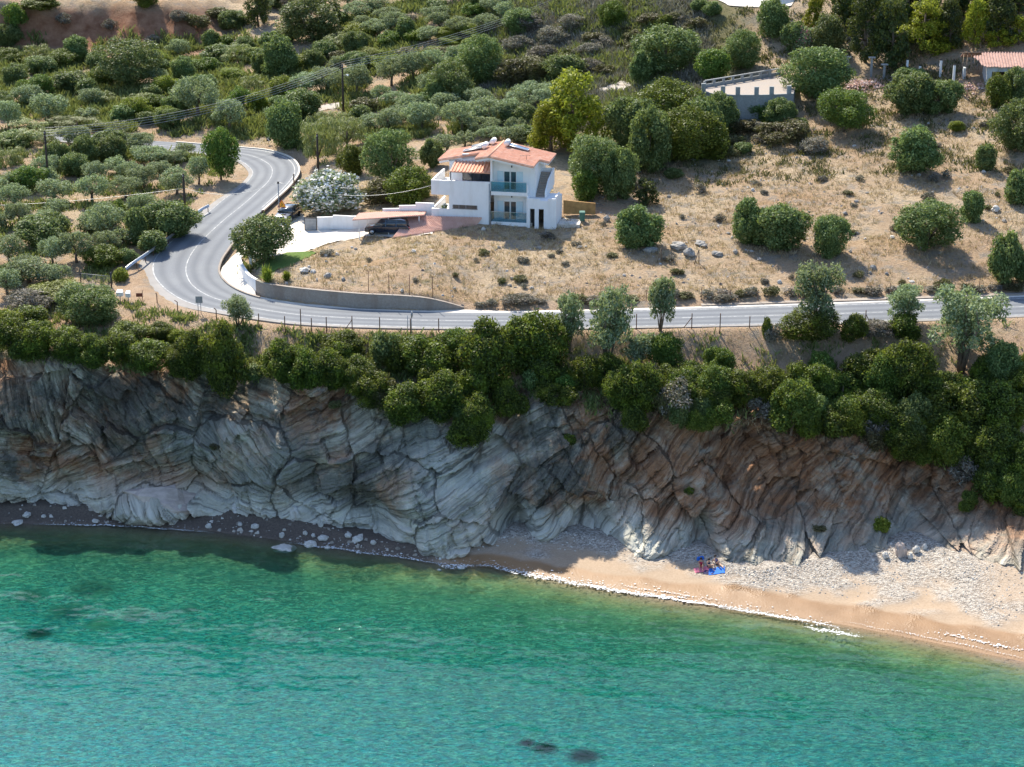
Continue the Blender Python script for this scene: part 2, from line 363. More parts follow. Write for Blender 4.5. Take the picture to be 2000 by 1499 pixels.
def m_beach():
    t = NT("beach_sand"); p = t.pos()
    g = t.noise(p, 6, 4, .7); m_ = t.noise(p, .5, 4)
    dry = t.ramp(g, (.3, (.32, .23, .15)), (.7, (.43, .325, .23)))
    wet = t.ramp(m_, (.3, (.235, .135, .065)), (.7, (.31, .185, .095)))
    cell = t.vor(t.pos((1, 1.3, 1)), 6.5, 'F1', 'Color'); hue = t.ramp(t.n('ShaderNodeSeparateColor', i_0=cell).outputs[0], (.1, (.22, .185, .15)), (.45, (.36, .31, .26)), (.8, (.52, .47, .40)))
    c = t.mix(t.attr('pebble'), dry, hue); c = t.mix(t.attr('wet'), c, wet)
    sea = t.ramp(t.noise(p, .35, 5, .65), (.35, (.26, .22, .09)), (.6, (.62, .52, .28)))
    c = t.mix(t.attr('sea'), c, sea)
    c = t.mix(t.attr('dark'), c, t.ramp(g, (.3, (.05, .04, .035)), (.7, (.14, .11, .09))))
    r = t.math('SUBTRACT', .9, t.math('MULTIPLY', t.attr('wet'), .45))
    x = t.math('ADD', t.math('MULTIPLY', g, .25), t.math('MULTIPLY', t.vor(t.pos((1, 1.3, 1)), 6.5), t.attr('pebble')))
    t.bsdf(c, r, 0, t.bump(x, .8, .15), .3); return t.m
def m_water():
    t = NT("sea_water"); p = t.pos(); dep = t.attr('depth')
    n1 = t.noise(t.pos((1, 1.9, 1), (0, 0, R(12))), 1.5, 6, .68, .5); n2 = t.noise(t.pos((1, 2.2, 1), (0, 0, R(-8))), 5.5, 4, .65, .3)
    h = t.math('ADD', t.math('MULTIPLY', n1, .8), t.math('MULTIPLY', n2, .28))
    sp = t.ramp(t.noise(t.pos((1, 2.4, 1), (0, 0, R(9))), 2.1, 3, .6, .4), (.60, 0.), (.66, 1.)); bm = t.bump(t.math('ADD', h, t.math('MULTIPLY', sp, 9.)), 1.0, .0095); bd = t.bump(h, 1.0, .40)
    patch = t.noise(t.pos((.55, 1.2, 1), (0, 0, R(-10))), .32, 5, .65)
    e = t.math('MULTIPLY', t.math('ADD', dep, t.math('MULTIPLY', t.math('SUBTRACT', patch, .5), 1.3)), 1.)
    dif = t.ramp(t.math('DIVIDE', e, 5.0), (.0, (.24, .20, .06)), (.14, (.11, .165, .06)), (.35, (.022, .125, .075)), (.62, (.005, .140, .122)), (.92, (.001, .185, .20)))
    caustic_paint = t.vor(t.pos((1, 1.6, 1), (0, 0, R(20))), 1.7, 'SMOOTH_F1')
    dif = t.mix(t.ramp(caustic_paint, (.2, 0.), (.7, .6)), dif, t.mix(.6, dif, (.07, .26, .14)))  # caustic light network painted into the diffuse water colour
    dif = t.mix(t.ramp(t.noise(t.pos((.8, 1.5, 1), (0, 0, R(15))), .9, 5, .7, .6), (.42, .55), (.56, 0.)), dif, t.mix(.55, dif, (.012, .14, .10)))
    ripple_paint = t.noise(t.pos((1, 2.0, 1), (0, 0, R(18))), 2.6, 5, .72, 1.2); ripple_paint2 = t.noise(t.pos((1, 1.7, 1), (0, 0, R(-25))), 1.1, 4, .65, 1.6)
    dif = t.mix(1., dif, t.ramp(t.math('ADD', t.math('MULTIPLY', ripple_paint, .6), t.math('MULTIPLY', ripple_paint2, .4)), (.42, (.40, .55, .62)), (.50, (.90, .92, .92)), (.57, (1.9, 1.45, 1.35))), 'MULTIPLY')  # bright and dark ripple mottling: refracted light painted as colour
    tint = t.ramp(t.math('DIVIDE', dep, 5.0), (0., (.97, .99, .98)), (.1, (.68, .88, .82)), (.3, (.33, .74, .66)), (.7, (.06, .50, .48)), (1., (.02, .38, .40)))
    D_ = t.n('ShaderNodeBsdfDiffuse', i_Color=dif, i_Normal=bd); tint = t.mix(t.attr('clear'), tint, (.35, .75, .68)); T_ = t.n('ShaderNodeBsdfTransparent', i_Color=tint)
    fac = t.math('MULTIPLY', t.ramp(t.math('DIVIDE', dep, 5.0), (0., .0), (.05, .22), (.2, .52), (.5, .74), (1., .86)), t.math('SUBTRACT', 1., t.attr('clear')))
    m1 = t.n('ShaderNodeMixShader'); t.set(m1.inputs[0], fac); t.set(m1.inputs[1], T_.outputs[0]); t.set(m1.inputs[2], D_.outputs[0])
    G_ = t.n('ShaderNodeBsdfGlossy', i_Roughness=.03, i_Normal=bm); fr = t.n('ShaderNodeFresnel', i_IOR=1.33, i_Normal=bm)
    m2 = t.n('ShaderNodeMixShader'); t.set(m2.inputs[0], fr.outputs[0]); t.set(m2.inputs[1], m1.outputs[0]); t.set(m2.inputs[2], G_.outputs[0])
    t.t.links.new(m2.outputs[0], t.out.inputs[0]); return t.m
def m_asphalt():
    t = NT("asphalt"); g = t.noise(t.pos(), 9, 5, .7); m_ = t.noise(t.pos(), .35, 4); l = t.attr('lane')
    c = t.ramp(g, (.3, (.145, .155, .17)), (.7, (.195, .207, .222)))
    c = t.mix(t.ramp(m_, (.45, 0.), (.7, .45)), c, (.225, .235, .24))
    c = t.mix(t.math('MULTIPLY', l, .55), c, (.085, .093, .11))
    sh = t.attr('shoulder'); c = t.mix(t.math('MULTIPLY', sh, .75), c, t.ramp(m_, (.3, (.25, .225, .20)), (.7, (.36, .33, .30))))
    t.bsdf(c, .85, 0, t.bump(g, .25, .03), .3); return t.m
def m_paint():
    t = NT("road_paint"); g = t.noise(t.pos(), 2.2, 6, .75)
    t.bsdf(t.ramp(g, (.40, (.20, .205, .21)), (.62, (.46, .46, .455))), .7); return t.m
def m_conc(name, a, b, dirt=(.25, .2, .16), obj=False):
    t = NT(name); g = t.noise(t.pos(obj=obj), 5, 5, .7); m_ = t.noise(t.pos((1, 1, .3), obj=obj), .7, 5, .65)
    c = t.ramp(g, (.3, a), (.7, b)); c = t.mix(t.ramp(m_, (.5, 0.), (.75, .6)), c, dirt)
    t.bsdf(c, .85, 0, t.bump(g, .3, .04), .25); return t.m
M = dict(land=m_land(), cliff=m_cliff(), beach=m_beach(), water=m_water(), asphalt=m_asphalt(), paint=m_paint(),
         apron=m_conc('pale_concrete', (.60, .54, .46), (.74, .68, .60), (.50, .42, .33)), drive=m_conc('drive_concrete', (.62, .56, .48), (.76, .70, .62), (.55, .42, .28)),
         track=m_conc('track_gravel', (.36, .32, .27), (.48, .43, .37), (.4, .28, .18)), wallc=m_conc('wall_concrete', (.27, .225, .185), (.38, .33, .28), (.20, .13, .09)),
         lawn=plain('lawn_grass', (.10, .155, .035), .9, 0, .35, 5, .1, obj=False), foam=plain('foam', (.85, .86, .86), .6, 0, .05, 4, .3, obj=False, bump=.5))
# ------------------------------------------------------------------ land
def soft(x, a, b): return np.clip((x - a) / (b - a), 0, 1)
def gridfaces(nr, nc):
    i = np.arange(nr * nc).reshape(nr, nc)
    return np.stack([i[:-1, :-1], i[:-1, 1:], i[1:, 1:], i[1:, :-1]], -1).reshape(-1, 4)
def build_land():
    xs = np.concatenate([np.linspace(-300, -121, 40), np.arange(-120, 120, .62), np.linspace(120.6, 300, 40)])
    off = [-.2]; st = .35
    while off[-1] < 330: off.append(off[-1] + (.45 if off[-1] < 60 else .45 + (off[-1] - 60) * .01))
    off = np.array(off); X, O = np.meshgrid(xs, off); Y = kY(6, X) + .5 * (kY(7, X) - kY(6, X)) - .3 + O
    Z = HN(X, Y); Z[0] -= .6
    x, y = X.ravel(), Y.ravel(); z = Z.ravel().copy()
    dr, rz = road_near(x, y); z -= .26 * (1 - soft(dr, .1, .9))
    for nme, pl in POLYS.items(): z = np.where(inpoly(x, y, pl), z - .07, z)
    px = 1000 + FPX * x / np.maximum(1, y * CP - (z - CAMZ) * SP)
    py = 749.5 - FPX * (y * SP + (z - CAMZ) * CP) / np.maximum(1, y * CP - (z - CAMZ) * SP)
    n = fbm(x / 6, y / 6, o=3)
    green = np.zeros_like(x)
    grove = soft(760 - px + n * 60, 0, 120) * soft(300 - py + n * 25, 0, 30) * soft(py, 90, 120)
    green = np.maximum(green, .35 * grove * soft(n, -.1, .3))
    green = np.maximum(green, .8 * soft(px, 1060, 1150) * soft(340 - py + n * 20, 0, 40) * soft(1500 - px, 0, 80))
    green = np.maximum(green, .7 * soft(px, 700, 800) * soft(200 - py, 0, 60) * soft(1250 - px, 0, 60) * soft(n, -.2, .3))
    strip = soft(kY(8, x) - y, 1.5, 3.) ; green = np.maximum(green, .5 * strip * soft(n, -.1, .3))
    red = soft(430 - px + n * 50, 0, 60) * soft(112 - py + n * 10, 0, 12) * soft(py, 10, 25)
    pale = np.maximum(strip * soft(py, 560, 600) * (1 - .6 * green), .8 * soft(7 - np.abs(dr - 1) * 4, 0, 5) * soft(n, -.4, 0))
    pale = np.maximum(pale, soft(py, 90, 130) * soft(300 - py, 0, 40) * soft(900 - px, 0, 40) * soft(n, .0, .3) * .9)
    V = np.stack([x, y, z], 1)
    o = mesh_np('dry_hillside_ground', V, gridfaces(*X.shape), M['land'], smooth=True, attrs=[('green', 'POINT', green), ('red', 'POINT', red), ('pale', 'POINT', pale)])
    return tag(o, kind='structure')
build_land()
# ------------------------------------------------------------------ cliff
BUMPS = [  # px, py, radius x (m), radius z (m), outward amount (m)
 (310, 985, 4.5, 1.5, 3.2), (250, 975, 2.2, 1.6, 1.0), (700, 990, 1.4, 2.2, -2.6), (740, 1020, 1.2, 1.6, -2.2), (1008, 1032, 1.1, 1.3, -3.4), (1165, 1022, 1.8, 1.6, -3.6),
 (1375, 1058, 1.0, 1.8, -3.0), (1400, 1010, 2.6, 3.0, .9), (1250, 1000, 2.6, 3.5, 1.0), (1520, 1110, .9, .8, -1.1), (860, 960, 4.2, 5.0, 1.3), (1060, 1035, 1.4, 1.0, .9),
 (500, 900, 3.5, 3.5, .8), (130, 960, 1.4, 1.1, -1.6), (410, 830, 1.0, 2.0, -1.2), (600, 800, 1.0, .9, -1.1), (380, 940, .8, .6, -1.2), (1180, 900, 1.2, 3.0, -1.3), (1000, 850, 1.3, 4.5, -1.6),
 (1100, 900, 2.5, 4.0, .9), (60, 800, 3, 3, .8), (1700, 980, 3.5, 3.5, 1.5), (1840, 1000, 2.0, 2.4, -1.8), (250, 850, 2.5, 3, .9), (680, 880, 2.5, 3, .6), (1480, 900, 2.0, 3.0, -1.0)]
def build_cliff():
    xs = np.arange(-75, 75, .125); nt_ = 190
    X = np.repeat(xs[None], nt_, 0)
    t = np.linspace(0, 1, nt_)[:, None] * np.ones_like(X)
    # arc: below beach -> c4 -> c5 -> c6 -> land
    yt = kY(6, xs) + .5 * (kY(7, xs) - kY(6, xs))
    ys = np.array([kY(4, xs) - .25, kY(4, xs), kY(5, xs), kY(6, xs), yt, yt + .9])
    zs = np.array([kZ(4, xs) - 1.6, kZ(4, xs), kZ(5, xs), kZ(6, xs), H0(xs, yt) + .05, H0(xs, yt + .9) - .5])
    L = np.concatenate([[0 * xs], np.cumsum(np.hypot(np.diff(ys, axis=0), np.diff(zs, axis=0)), 0)]); L /= L[-1]
    Y = np.zeros_like(X); Z = np.zeros_like(X)
    for j in range(len(xs)):
        Y[:, j] = np.interp(t[:, j], L[:, j], ys[:, j]); Z[:, j] = np.interp(t[:, j], L[:, j], zs[:, j])
    pxm = 1000 + FPX * X / (Y * CP - (Z - CAMZ) * SP); 
    # displacement, mostly seawards: fractured blocks, each with its own bedding direction
    rc = np.random.default_rng(31); cells = [(cx_ + rc.uniform(-3, 3), cz_ + rc.uniform(-2, 2)) for cx_ in np.arange(-74, 76, 7.0) for cz_ in np.arange(0, 16, 4.5)]
    wx = X + 1.0 * fbm(X / 5, Z / 5, o=3); wz = Z + 1.0 * fbm(X / 5 + 9, Z / 5, o=3); sx = X + .3 * fbm(X / 6, Z / 6, o=2); sz = Z + .3 * fbm(X / 6 + 9, Z / 6, o=2)
    best = np.full(X.shape, 1e9); sec = best.copy(); ci = np.zeros(X.shape, int)
    for j, (a_, b_) in enumerate(cells):
        d_ = np.hypot((wx - a_) / 1.25, wz - b_); nb = d_ < best; sec = np.where(nb, best, np.minimum(sec, d_)); ci = np.where(nb, j, ci); best = np.where(nb, d_, best)
    C_ = np.array(cells); cpx = 1000 + 23.2 * C_[:, 0]
    ang = np.interp(cpx, [0, 350, 600, 850, 1100, 1300, 2000], [-.5, -.6, .34, .12, .8, .62, .55]) + rc.normal(size=len(C_)) * np.interp(cpx, [0, 450, 600, 900, 1200, 2000], [.5, .4, .1, .3, .25, .12])
    A_ = ang[ci]; lx = sx - C_[ci, 0]; lz = sz - C_[ci, 1]; u = lx * np.cos(A_) + lz * np.sin(A_); v = -lx * np.sin(A_) + lz * np.cos(A_); cid = rc.random(len(C_))[ci]
    big = 1.9 * fbm(X / 8, Z / 10, o=3, gain=.5)
    gap = np.clip((sec - best) / .9, 0, 1)
    ridge = 1 - np.abs(pn(u / 5, v / .8, cid * 50)) * 2.2; ridge2 = 1 - np.abs(pn(u / 2.4, v / .33 + 7, cid * 50)) * 2.2
    vv = v / .95 + .10 * pn(u / 4, v / 4, cid * 50); step = np.floor(vv); hs = np.sin(step * 12.9898 + cid * 78) * 43758.5; hs = hs - np.floor(hs); saw = vv - step
    def facets(U, V_, seed, su_, sv_, amp, tilt):
        gu, gv = U / su_, V_ / sv_; iu, iv = np.floor(gu), np.floor(gv); bd_ = np.full(U.shape, 1e9); s2 = bd_.copy(); out = np.zeros(U.shape)
        for du in (-1, 0, 1):
            for dv in (-1, 0, 1):
                a_, b_ = iu + du, iv + dv; h1 = np.sin(a_ * 127.1 + b_ * 311.7 + seed) * 43758.5; h1 -= np.floor(h1); h2 = np.sin(a_ * 269.5 + b_ * 183.3 + seed) * 43758.5; h2 -= np.floor(h2); h3 = np.sin(a_ * 71.7 + b_ * 97.3 + seed) * 24634.6; h3 -= np.floor(h3)
                ex, ey = gu - a_ - .15 - .7 * h1, gv - b_ - .15 - .7 * h2; d_ = ex * ex + ey * ey; nb = d_ < bd_; s2 = np.where(nb, bd_, np.minimum(s2, d_)); out = np.where(nb, amp * (h3 - .5) + tilt * (ex * (h1 - .5) + ey * (h2 - .7)), out); bd_ = np.where(nb, d_, bd_)
        return out, np.clip((np.sqrt(s2) - np.sqrt(bd_)) / .12, 0, 1)
    f1, g1 = facets(u + cid * 90, v + cid * 40, 1.3, 4.2, 1.7, 1.35, 1.1); f2, g2 = facets(u + cid * 30, v + cid * 60, 7.7, 1.3, .42, .28, .35); sm = .25 + .75 * soft(pn(X / 5.5, Z / 4.5, cid * 9), -.15, .2)
    D = big + 1.2 * (cid - .5) * gap + f1 + sm * f2 + .10 * sm * ridge2 + .12 * fbm(X * 2.2, Z * 2.2, Y * 2.2, o=3, gain=.6) - .28 * (1 - gap) - .22 * sm * (vv - np.floor(vv)) - .16 * (1 - g1) - .07 * (1 - g2)
    blocks = ridge - .3
    vert = np.abs(pn(X / 2.3 + Z / 7, Z / 9)); D -= .35 * np.clip(.12 - vert, 0, 1) / .12
    fade = np.minimum(soft(t, .0, .04), soft(1 - t, .0, .10)); D *= fade
    for px, py, rx, rz, a in BUMPS:
        c = hit0(px, py); g = np.exp(-((X - c[0]) / rx) ** 2 - ((Z - c[2]) / rz) ** 2); D += a * g * soft(1 - t, 0, .1) * np.minimum(1, .35 + soft(t, 0, .05))
    Y2 = Y - D; X2 = X + .15 * fbm(X / 2, Z / 2 + 3, Y, o=3) * fade; Z2 = Z + .12 * blocks * fade * .6
    rusty = soft(pxm, 1180, 1350) * .95 * soft(Z, 1.8, 4) + .5 * (soft(300 - pxm, 0, 100) * soft(fbm(X / 5, Z / 5, o=2), -.1, .3))
    clean = soft(3.6 - Z + .8 * pn(X / 3, Z / 3), 0, 1.6) * (1 - .5 * soft(pxm, 1250, 1400)); clean = np.maximum(clean, .8 * soft(10.5 - Z, 0, 3) * np.exp(-((pxm - 880) / 110) ** 2))
    clean = np.maximum(clean, .55 * soft(9.5 - Z, 0, 2) * np.exp(-((pxm - 480) / 170) ** 2))
    V = np.stack([X2, Y2, Z2], -1).reshape(-1, 3)
    o = mesh_np('rock_cliff', V, gridfaces(*X.shape), M['cliff'], smooth=False, attrs=[('rusty', 'POINT', np.clip(rusty, 0, 1).ravel()), ('clean', 'POINT', np.clip(clean, 0, 1).ravel()), ('su', 'POINT', u.ravel()), ('sv', 'POINT', v.ravel()), ('cell', 'POINT', cid.ravel())])
    return tag(o, kind='structure')
CLIFF = build_cliff()
# ------------------------------------------------------------------ beach and sea bed
def beachz(X, Y):
    z = H0(X, np.minimum(Y, kY(4, X)))
    return z + .12 * fbm(X / 3, Y / 3, o=3) * soft(np.abs(Y - kY(3, X)), 1.5, 5) + .25 * fbm(X / 5, Y / 5, o=2) * soft(kY(3, X) - Y, 4, 12)
def build_beach():
    xs = np.concatenate([np.linspace(-300, -81, 25), np.arange(-80, 80, .33), np.linspace(81, 300, 25)])
    v = np.concatenate([[-130, -90, -60], np.arange(-48, 23, .3)]); X, O = np.meshgrid(xs, v)
    Y = kY(3, X) + O; Y = np.minimum(Y, kY(4, X) + 2.5); Z = beachz(X, Y) - .05 * soft(Y - kY(4, X), 0, 2)
    x, y, z = X.ravel(), Y.ravel(), Z.ravel(); d = y - kY(3, x); n = fbm(x / 3, y / 3, o=3)
    px = 1000 + FPX * x / (y * CP - (z - CAMZ) * SP); fr = d / np.maximum(.5, kY(4, x) - kY(3, x))
    width = np.interp(px, [900, 1300, 1700, 2000], [1.6, 3.0, 3.6, 4.4])
    wet = soft(width - d + .5 * n, -.15, .35) * soft(d, -1.0, -.2)
    peb = soft(fr + .45 * n - np.interp(px, [900, 1300, 1500, 1700, 2000], [.55, .55, .42, .32, .25]), 0, .34) * (1 - .75 * soft(px, 1900, 1960) * soft(fr - .55, 0, .1))
    weedy = 0 * x
    for rx, ry, rw in ((130, 1195, 44), (185, 1150, 56), (60, 1162, 34), (195, 1218, 34), (260, 1198, 24), (370, 1190, 20)):
        c = at_z(rx, ry, -1.8); weedy = np.maximum(weedy, np.exp(-(((x - c[0]) / (rw / 24)) ** 2 + ((y - c[1]) / (rw / 18)) ** 2) ** 2) * soft(n, -.6, 0))
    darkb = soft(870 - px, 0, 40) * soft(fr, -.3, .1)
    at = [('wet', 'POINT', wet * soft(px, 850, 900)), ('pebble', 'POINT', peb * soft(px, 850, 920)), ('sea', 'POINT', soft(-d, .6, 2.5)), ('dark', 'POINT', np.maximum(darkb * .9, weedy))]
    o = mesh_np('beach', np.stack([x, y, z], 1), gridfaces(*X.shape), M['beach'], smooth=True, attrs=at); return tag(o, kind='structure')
build_beach()
# ------------------------------------------------------------------ sea
def wave(X, Y):
    a = .13 * pn((X * .35 + Y) / 5.5, (X - Y * .3) / 16) + .06 * pn((X * .1 + Y) / 2.4 + 9, X / 6) + .035 * fbm(X / 1.5, Y / .9, o=3, gain=.6)
    return a
def build_water():
    xs = np.concatenate([[-900, -400, -200], np.arange(-75, 75, .2), [200, 400, 900]]); vs = np.concatenate([[-1500, -300, -100], np.arange(-52, 1.2, .16)])
    X, O = np.meshgrid(xs, vs); Y = kY(3, X) + O; bz = H0(X, Y); dep = -bz
    near = soft(-O, -.3, 3.5); Z = wave(X, Y) * (.15 + .85 * near) + .02 - .02 * soft(-O, 0, 1)
    Z = np.where(O > .6, Z - .25, Z)
    ripple = .022 * np.exp(-((O + 2.2 + .8 * pn(X / 6, X * 0)) / .35) ** 2) + .02 * np.exp(-((O + 5.2 + pn(X / 7, X * 0 + 4)) / .5) ** 2); Z += ripple
    clear = 0 * dep; wob = .35 * fbm(X / .9, Y / .9, o=3)
    for rx, ry, rw, am in ((1030, 1450, 30, .93), (1064, 1462, 46, .93), (1142, 1478, 56, .93), (76, 1240, 52, .8), (130, 1195, 60, .5), (185, 1150, 66, .5), (60, 1162, 44, .45), (195, 1218, 44, .5), (260, 1198, 34, .4), (370, 1190, 26, .4)):
        c = at_z(rx, ry, 0); a_ = rw / (48. if am > .6 else 34.); clear = np.maximum(clear, am * np.exp(-(((X - c[0]) / a_) ** 2 + ((Y - c[1]) / a_) ** 2 + (wob if am < .6 else 0)).clip(0) ** 2))
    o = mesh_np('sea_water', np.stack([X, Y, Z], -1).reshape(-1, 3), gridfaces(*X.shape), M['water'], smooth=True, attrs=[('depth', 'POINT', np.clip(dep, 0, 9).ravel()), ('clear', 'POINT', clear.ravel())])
    return tag(o, kind='structure')
build_water()
def build_foam():
    """ragged strips of white foam lying along the waterline"""
    V, F = [], []
    segs = [(905, 1270, .55, 0., 1), (1120, 1480, .30, .25, 1), (1400, 1640, .26, -.15, 1), (1560, 1680, .34, -1.3, .9), (560, 880, .20, .1, .55), (60, 420, .16, .1, .5), (850, 925, .7, -.1, .9), (1640, 2050, .08, .9, .5), (1200, 1420, .12, 1.2, .35), (1820, 2040, .3, 2.0, .33)]
    for a, b, wd, off, dens in segs:
        xa, xb = at_z(a, np.interp(a, *zip(*WL)), 0)[0], at_z(b, np.interp(b, *zip(*WL)), 0)[0]
        for x in np.arange(xa, xb, .11):
            s = math.sin((x - xa) / (xb - xa) * math.pi) ** .5
            c = kY(3, x) - .35 + off + .25 * float(pn(np.array([x / 2.3]), np.array([off])) [0])
            for k in range(9):
                if random.random() > dens * .75: continue
                r = min(.16, wd) * s * (.2 + .6 * random.random() ** 2) * .7; yy = c + random.gauss(0, wd * .42 * s) + abs(random.gauss(0, .25)) * (k > 6) * 2.2; xx = x + random.uniform(-.1, .1)
                zz = max(float(wave(np.array([xx]), np.array([yy]))[0]) * .3, float(H0(xx, yy))) + .05 + random.random() * .05
                b0 = len(V); n = 5; ph = random.random() * 6
                V.append((xx, yy, zz + r * .25)); V += [(xx + r * 1.6 * math.cos(ph + q * 6.283 / n) * random.uniform(.6, 1.2), yy + r * math.sin(ph + q * 6.283 / n), zz) for q in range(n)]
                F += [(b0, b0 + 1 + q, b0 + 1 + (q + 1) % n) for q in range(n)]
    return tag(mesh_np('sea_foam', V, F, M['foam']), kind='stuff')
build_foam()
# ------------------------------------------------------------------ road
def ribbon(name, A, B, mat, dz, attrs=None, ncol=9, kind='structure', thick=.12):
    A = np.array(A); B = np.array(B); n = len(A); u = np.linspace(0, 1, ncol)
    V = (A[:, None] * (1 - u)[None, :, None] + B[:, None] * u[None, :, None]); V[..., 2] += dz
    lo0 = V[:, :1].copy(); lo0[..., 2] -= thick; lo1 = V[:, -1:].copy(); lo1[..., 2] -= thick
    V = np.concatenate([lo0, V, lo1], 1)
    at = []
    if attrs:
        uu = np.concatenate([[0], u, [1]])
        for nm, fn in attrs: at.append((nm, 'POINT', np.array([[fn(i, q) for q in uu] for i in range(n)]).ravel()))
    o = mesh_np(name, V.reshape(-1, 3), gridfaces(n, ncol + 2), mat, attrs=at); return tag(o, kind=kind)
def shoulder_frac(i): return np.interp(i, [0, 60, 90, 120, 150, 170, 190, 230, 300], [.10, .10, .12, .19, .16, .15, .12, .10, .10])
CENTER = lambda i: np.interp(i, [0, 70, 110, 150, 185, 230, 300], [.50, .50, .47, .43, .44, .48, .5])
def lane(i, u):
    c = CENTER(i); s = shoulder_frac(i); d = 0
    for m_ in ((c * .27 + .04), (c * .78), (c + (1 - s - c) * .25), (c + (1 - s - c) * .75)): d = max(d, math.exp(-((u - m_) / .05) ** 2))
    return d
ribbon('asphalt_road', RF, RN, M['asphalt'], 0, [('lane', lane), ('shoulder', lambda i, u: 1. if u > 1 - shoulder_frac(i) + .01 else 0.)], ncol=33, thick=.25)
def line(name, fr, w_, i0=0, i1=None, gaps=None):
    idx = np.arange(len(RF))[i0:i1]; f = np.array([fr(i) for i in idx])[:, None]; hw = (w_ / 2 / (RW[idx] * 2))[:, None]
    A = RF[idx] * (1 - f + hw) + RN[idx] * (f - hw); B = RF[idx] * (1 - f - hw) + RN[idx] * (f + hw)
    return A, B
for nm, fr, w_, a, b in [('road_marking_centre', CENTER, .12, 0, None), ('road_marking_edge', lambda i: 1 - shoulder_frac(i), .13, 0, None), ('road_marking_kerbside', lambda i: .07, .15, 0, 55), ('road_marking_bend', lambda i: .06, .16, 175, 245)]:
    A, B = line(nm, fr, w_, a, b); ribbon(nm, A, B, M['paint'], .006, ncol=2, thick=.005)
# pale concrete strip beside the straight
def offs(A, C, d):
    v = A - C; v[:, 2] = 0; v /= np.linalg.norm(v, axis=1)[:, None]; q = A + v * d; q[:, 2] = A[:, 2]; return q
_A = RF[:66]; ribbon('concrete_verge', offs(_A, RC[:66], .55), _A, M['apron'], -.01, ncol=3)
_A = RF[172:262]; ribbon('kerb', offs(_A, RC[172:262], .28), offs(_A, RC[172:262], .0), M['apron'], .11, ncol=3, thick=.2)
_A = RF[96:150]; ribbon('kerb_bend', offs(_A, RC[96:150], .25), offs(_A, RC[96:150], .0), M['wallc'], .13, ncol=3, thick=.2)
_A = RF[0:42]; ribbon('drain_channel', offs(_A, RC[0:42], 1.35), offs(_A, RC[0:42], .56), M['wallc'], .10, ncol=3, thick=.25)
# ------------------------------------------------------------------ paved sheets
def sheet(name, poly, mat, dz, step=.7, sub=6):
    pts = []; n = len(poly)
    for i in range(n):
        a, b = np.array(poly[i]), np.array(poly[(i + 1) % n])
        pts += [tuple((a + (b - a) * k / sub)[:2]) for k in range(sub)]
    m_ = len(pts); xs = [p[0] for p in pts]; ys = [p[1] for p in pts]
    gx, gy = np.meshgrid(np.arange(min(xs), max(xs), step), np.arange(min(ys), max(ys), step)); gx, gy = gx.ravel(), gy.ravel()
    ins = inpoly(gx, gy, pts); allp = [Vector(p) for p in pts] + [Vector((a, b)) for a, b in zip(gx[ins], gy[ins])]
    vo, eo, fo, *_ = geometry.delaunay_2d_cdt(allp, [(i, (i + 1) % m_) for i in range(m_)], [list(range(m_))], 1, 1e-4)
    V = np.array([(v.x, v.y) for v in vo]); Z = HN(V[:, 0], V[:, 1]) + dz
    me = bpy.data.meshes.new(name); me.from_pydata([(a, b, c) for (a, b), c in zip(V, Z)], [], fo); me.materials.append(mat)
    o = bpy.data.objects.new(name, me); COL.objects.link(o); return tag(o, kind='structure')
sheet('pavement', POLYS['APRON'], M['apron'], .05); sheet('driveway', POLYS['DRIVE'], M['drive'], .03)
sheet('lawn', POLYS['LAWN'], M['lawn'], .04); sheet('dirt_track', POLYS['TRACK'], M['track'], .04); sheet('footpath', POLYS['PATH2'], M['track'], .05); sheet('upper_terrace', POLYS['TERR'], M['drive'], .06)
# ------------------------------------------------------------------ foliage materials
def m_leaf(name, cols, tr=.35, spec=.25, rough=.55, patch=None, pamt=.5):
    """cols: dark, mid, light leaf colour picked per leaf; patch: a second colour in clumps"""
    t = NT(name); r = t.attr('rnd'); oi = t.n('ShaderNodeObjectInfo')
    c = t.ramp(r, (.05, cols[0]), (.5, cols[1]), (.95, cols[2]))
    if patch:
        f = t.noise(t.pos(), .9, 3, .6); c = t.mix(t.ramp(f, (.52, 0.), (.60, pamt)), c, patch)
    hs = t.n('ShaderNodeHueSaturation'); t.set(hs.inputs['Hue'], t.math('ADD', .485, t.math('MULTIPLY', oi.outputs['Random'], .03)))
    t.set(hs.inputs['Value'], t.math('ADD', .82, t.math('MULTIPLY', oi.outputs['Random'], .36))); t.set(hs.inputs['Color'], c); c = hs.outputs[0]
    p = t.n('ShaderNodeBsdfPrincipled', i_Base_Color=c, i_Roughness=rough); p.inputs['Specular IOR Level'].default_value = spec
    tl = t.n('ShaderNodeBsdfTranslucent'); t.set(tl.inputs[0], t.mix(.35, c, (.30, .34, .04), 'MIX'))
    mx = t.n('ShaderNodeMixShader'); mx.inputs[0].default_value = tr; t.set(mx.inputs[1], p.outputs[0]); t.set(mx.inputs[2], tl.outputs[0])
    t.t.links.new(mx.outputs[0], t.out.inputs[0]); return t.m
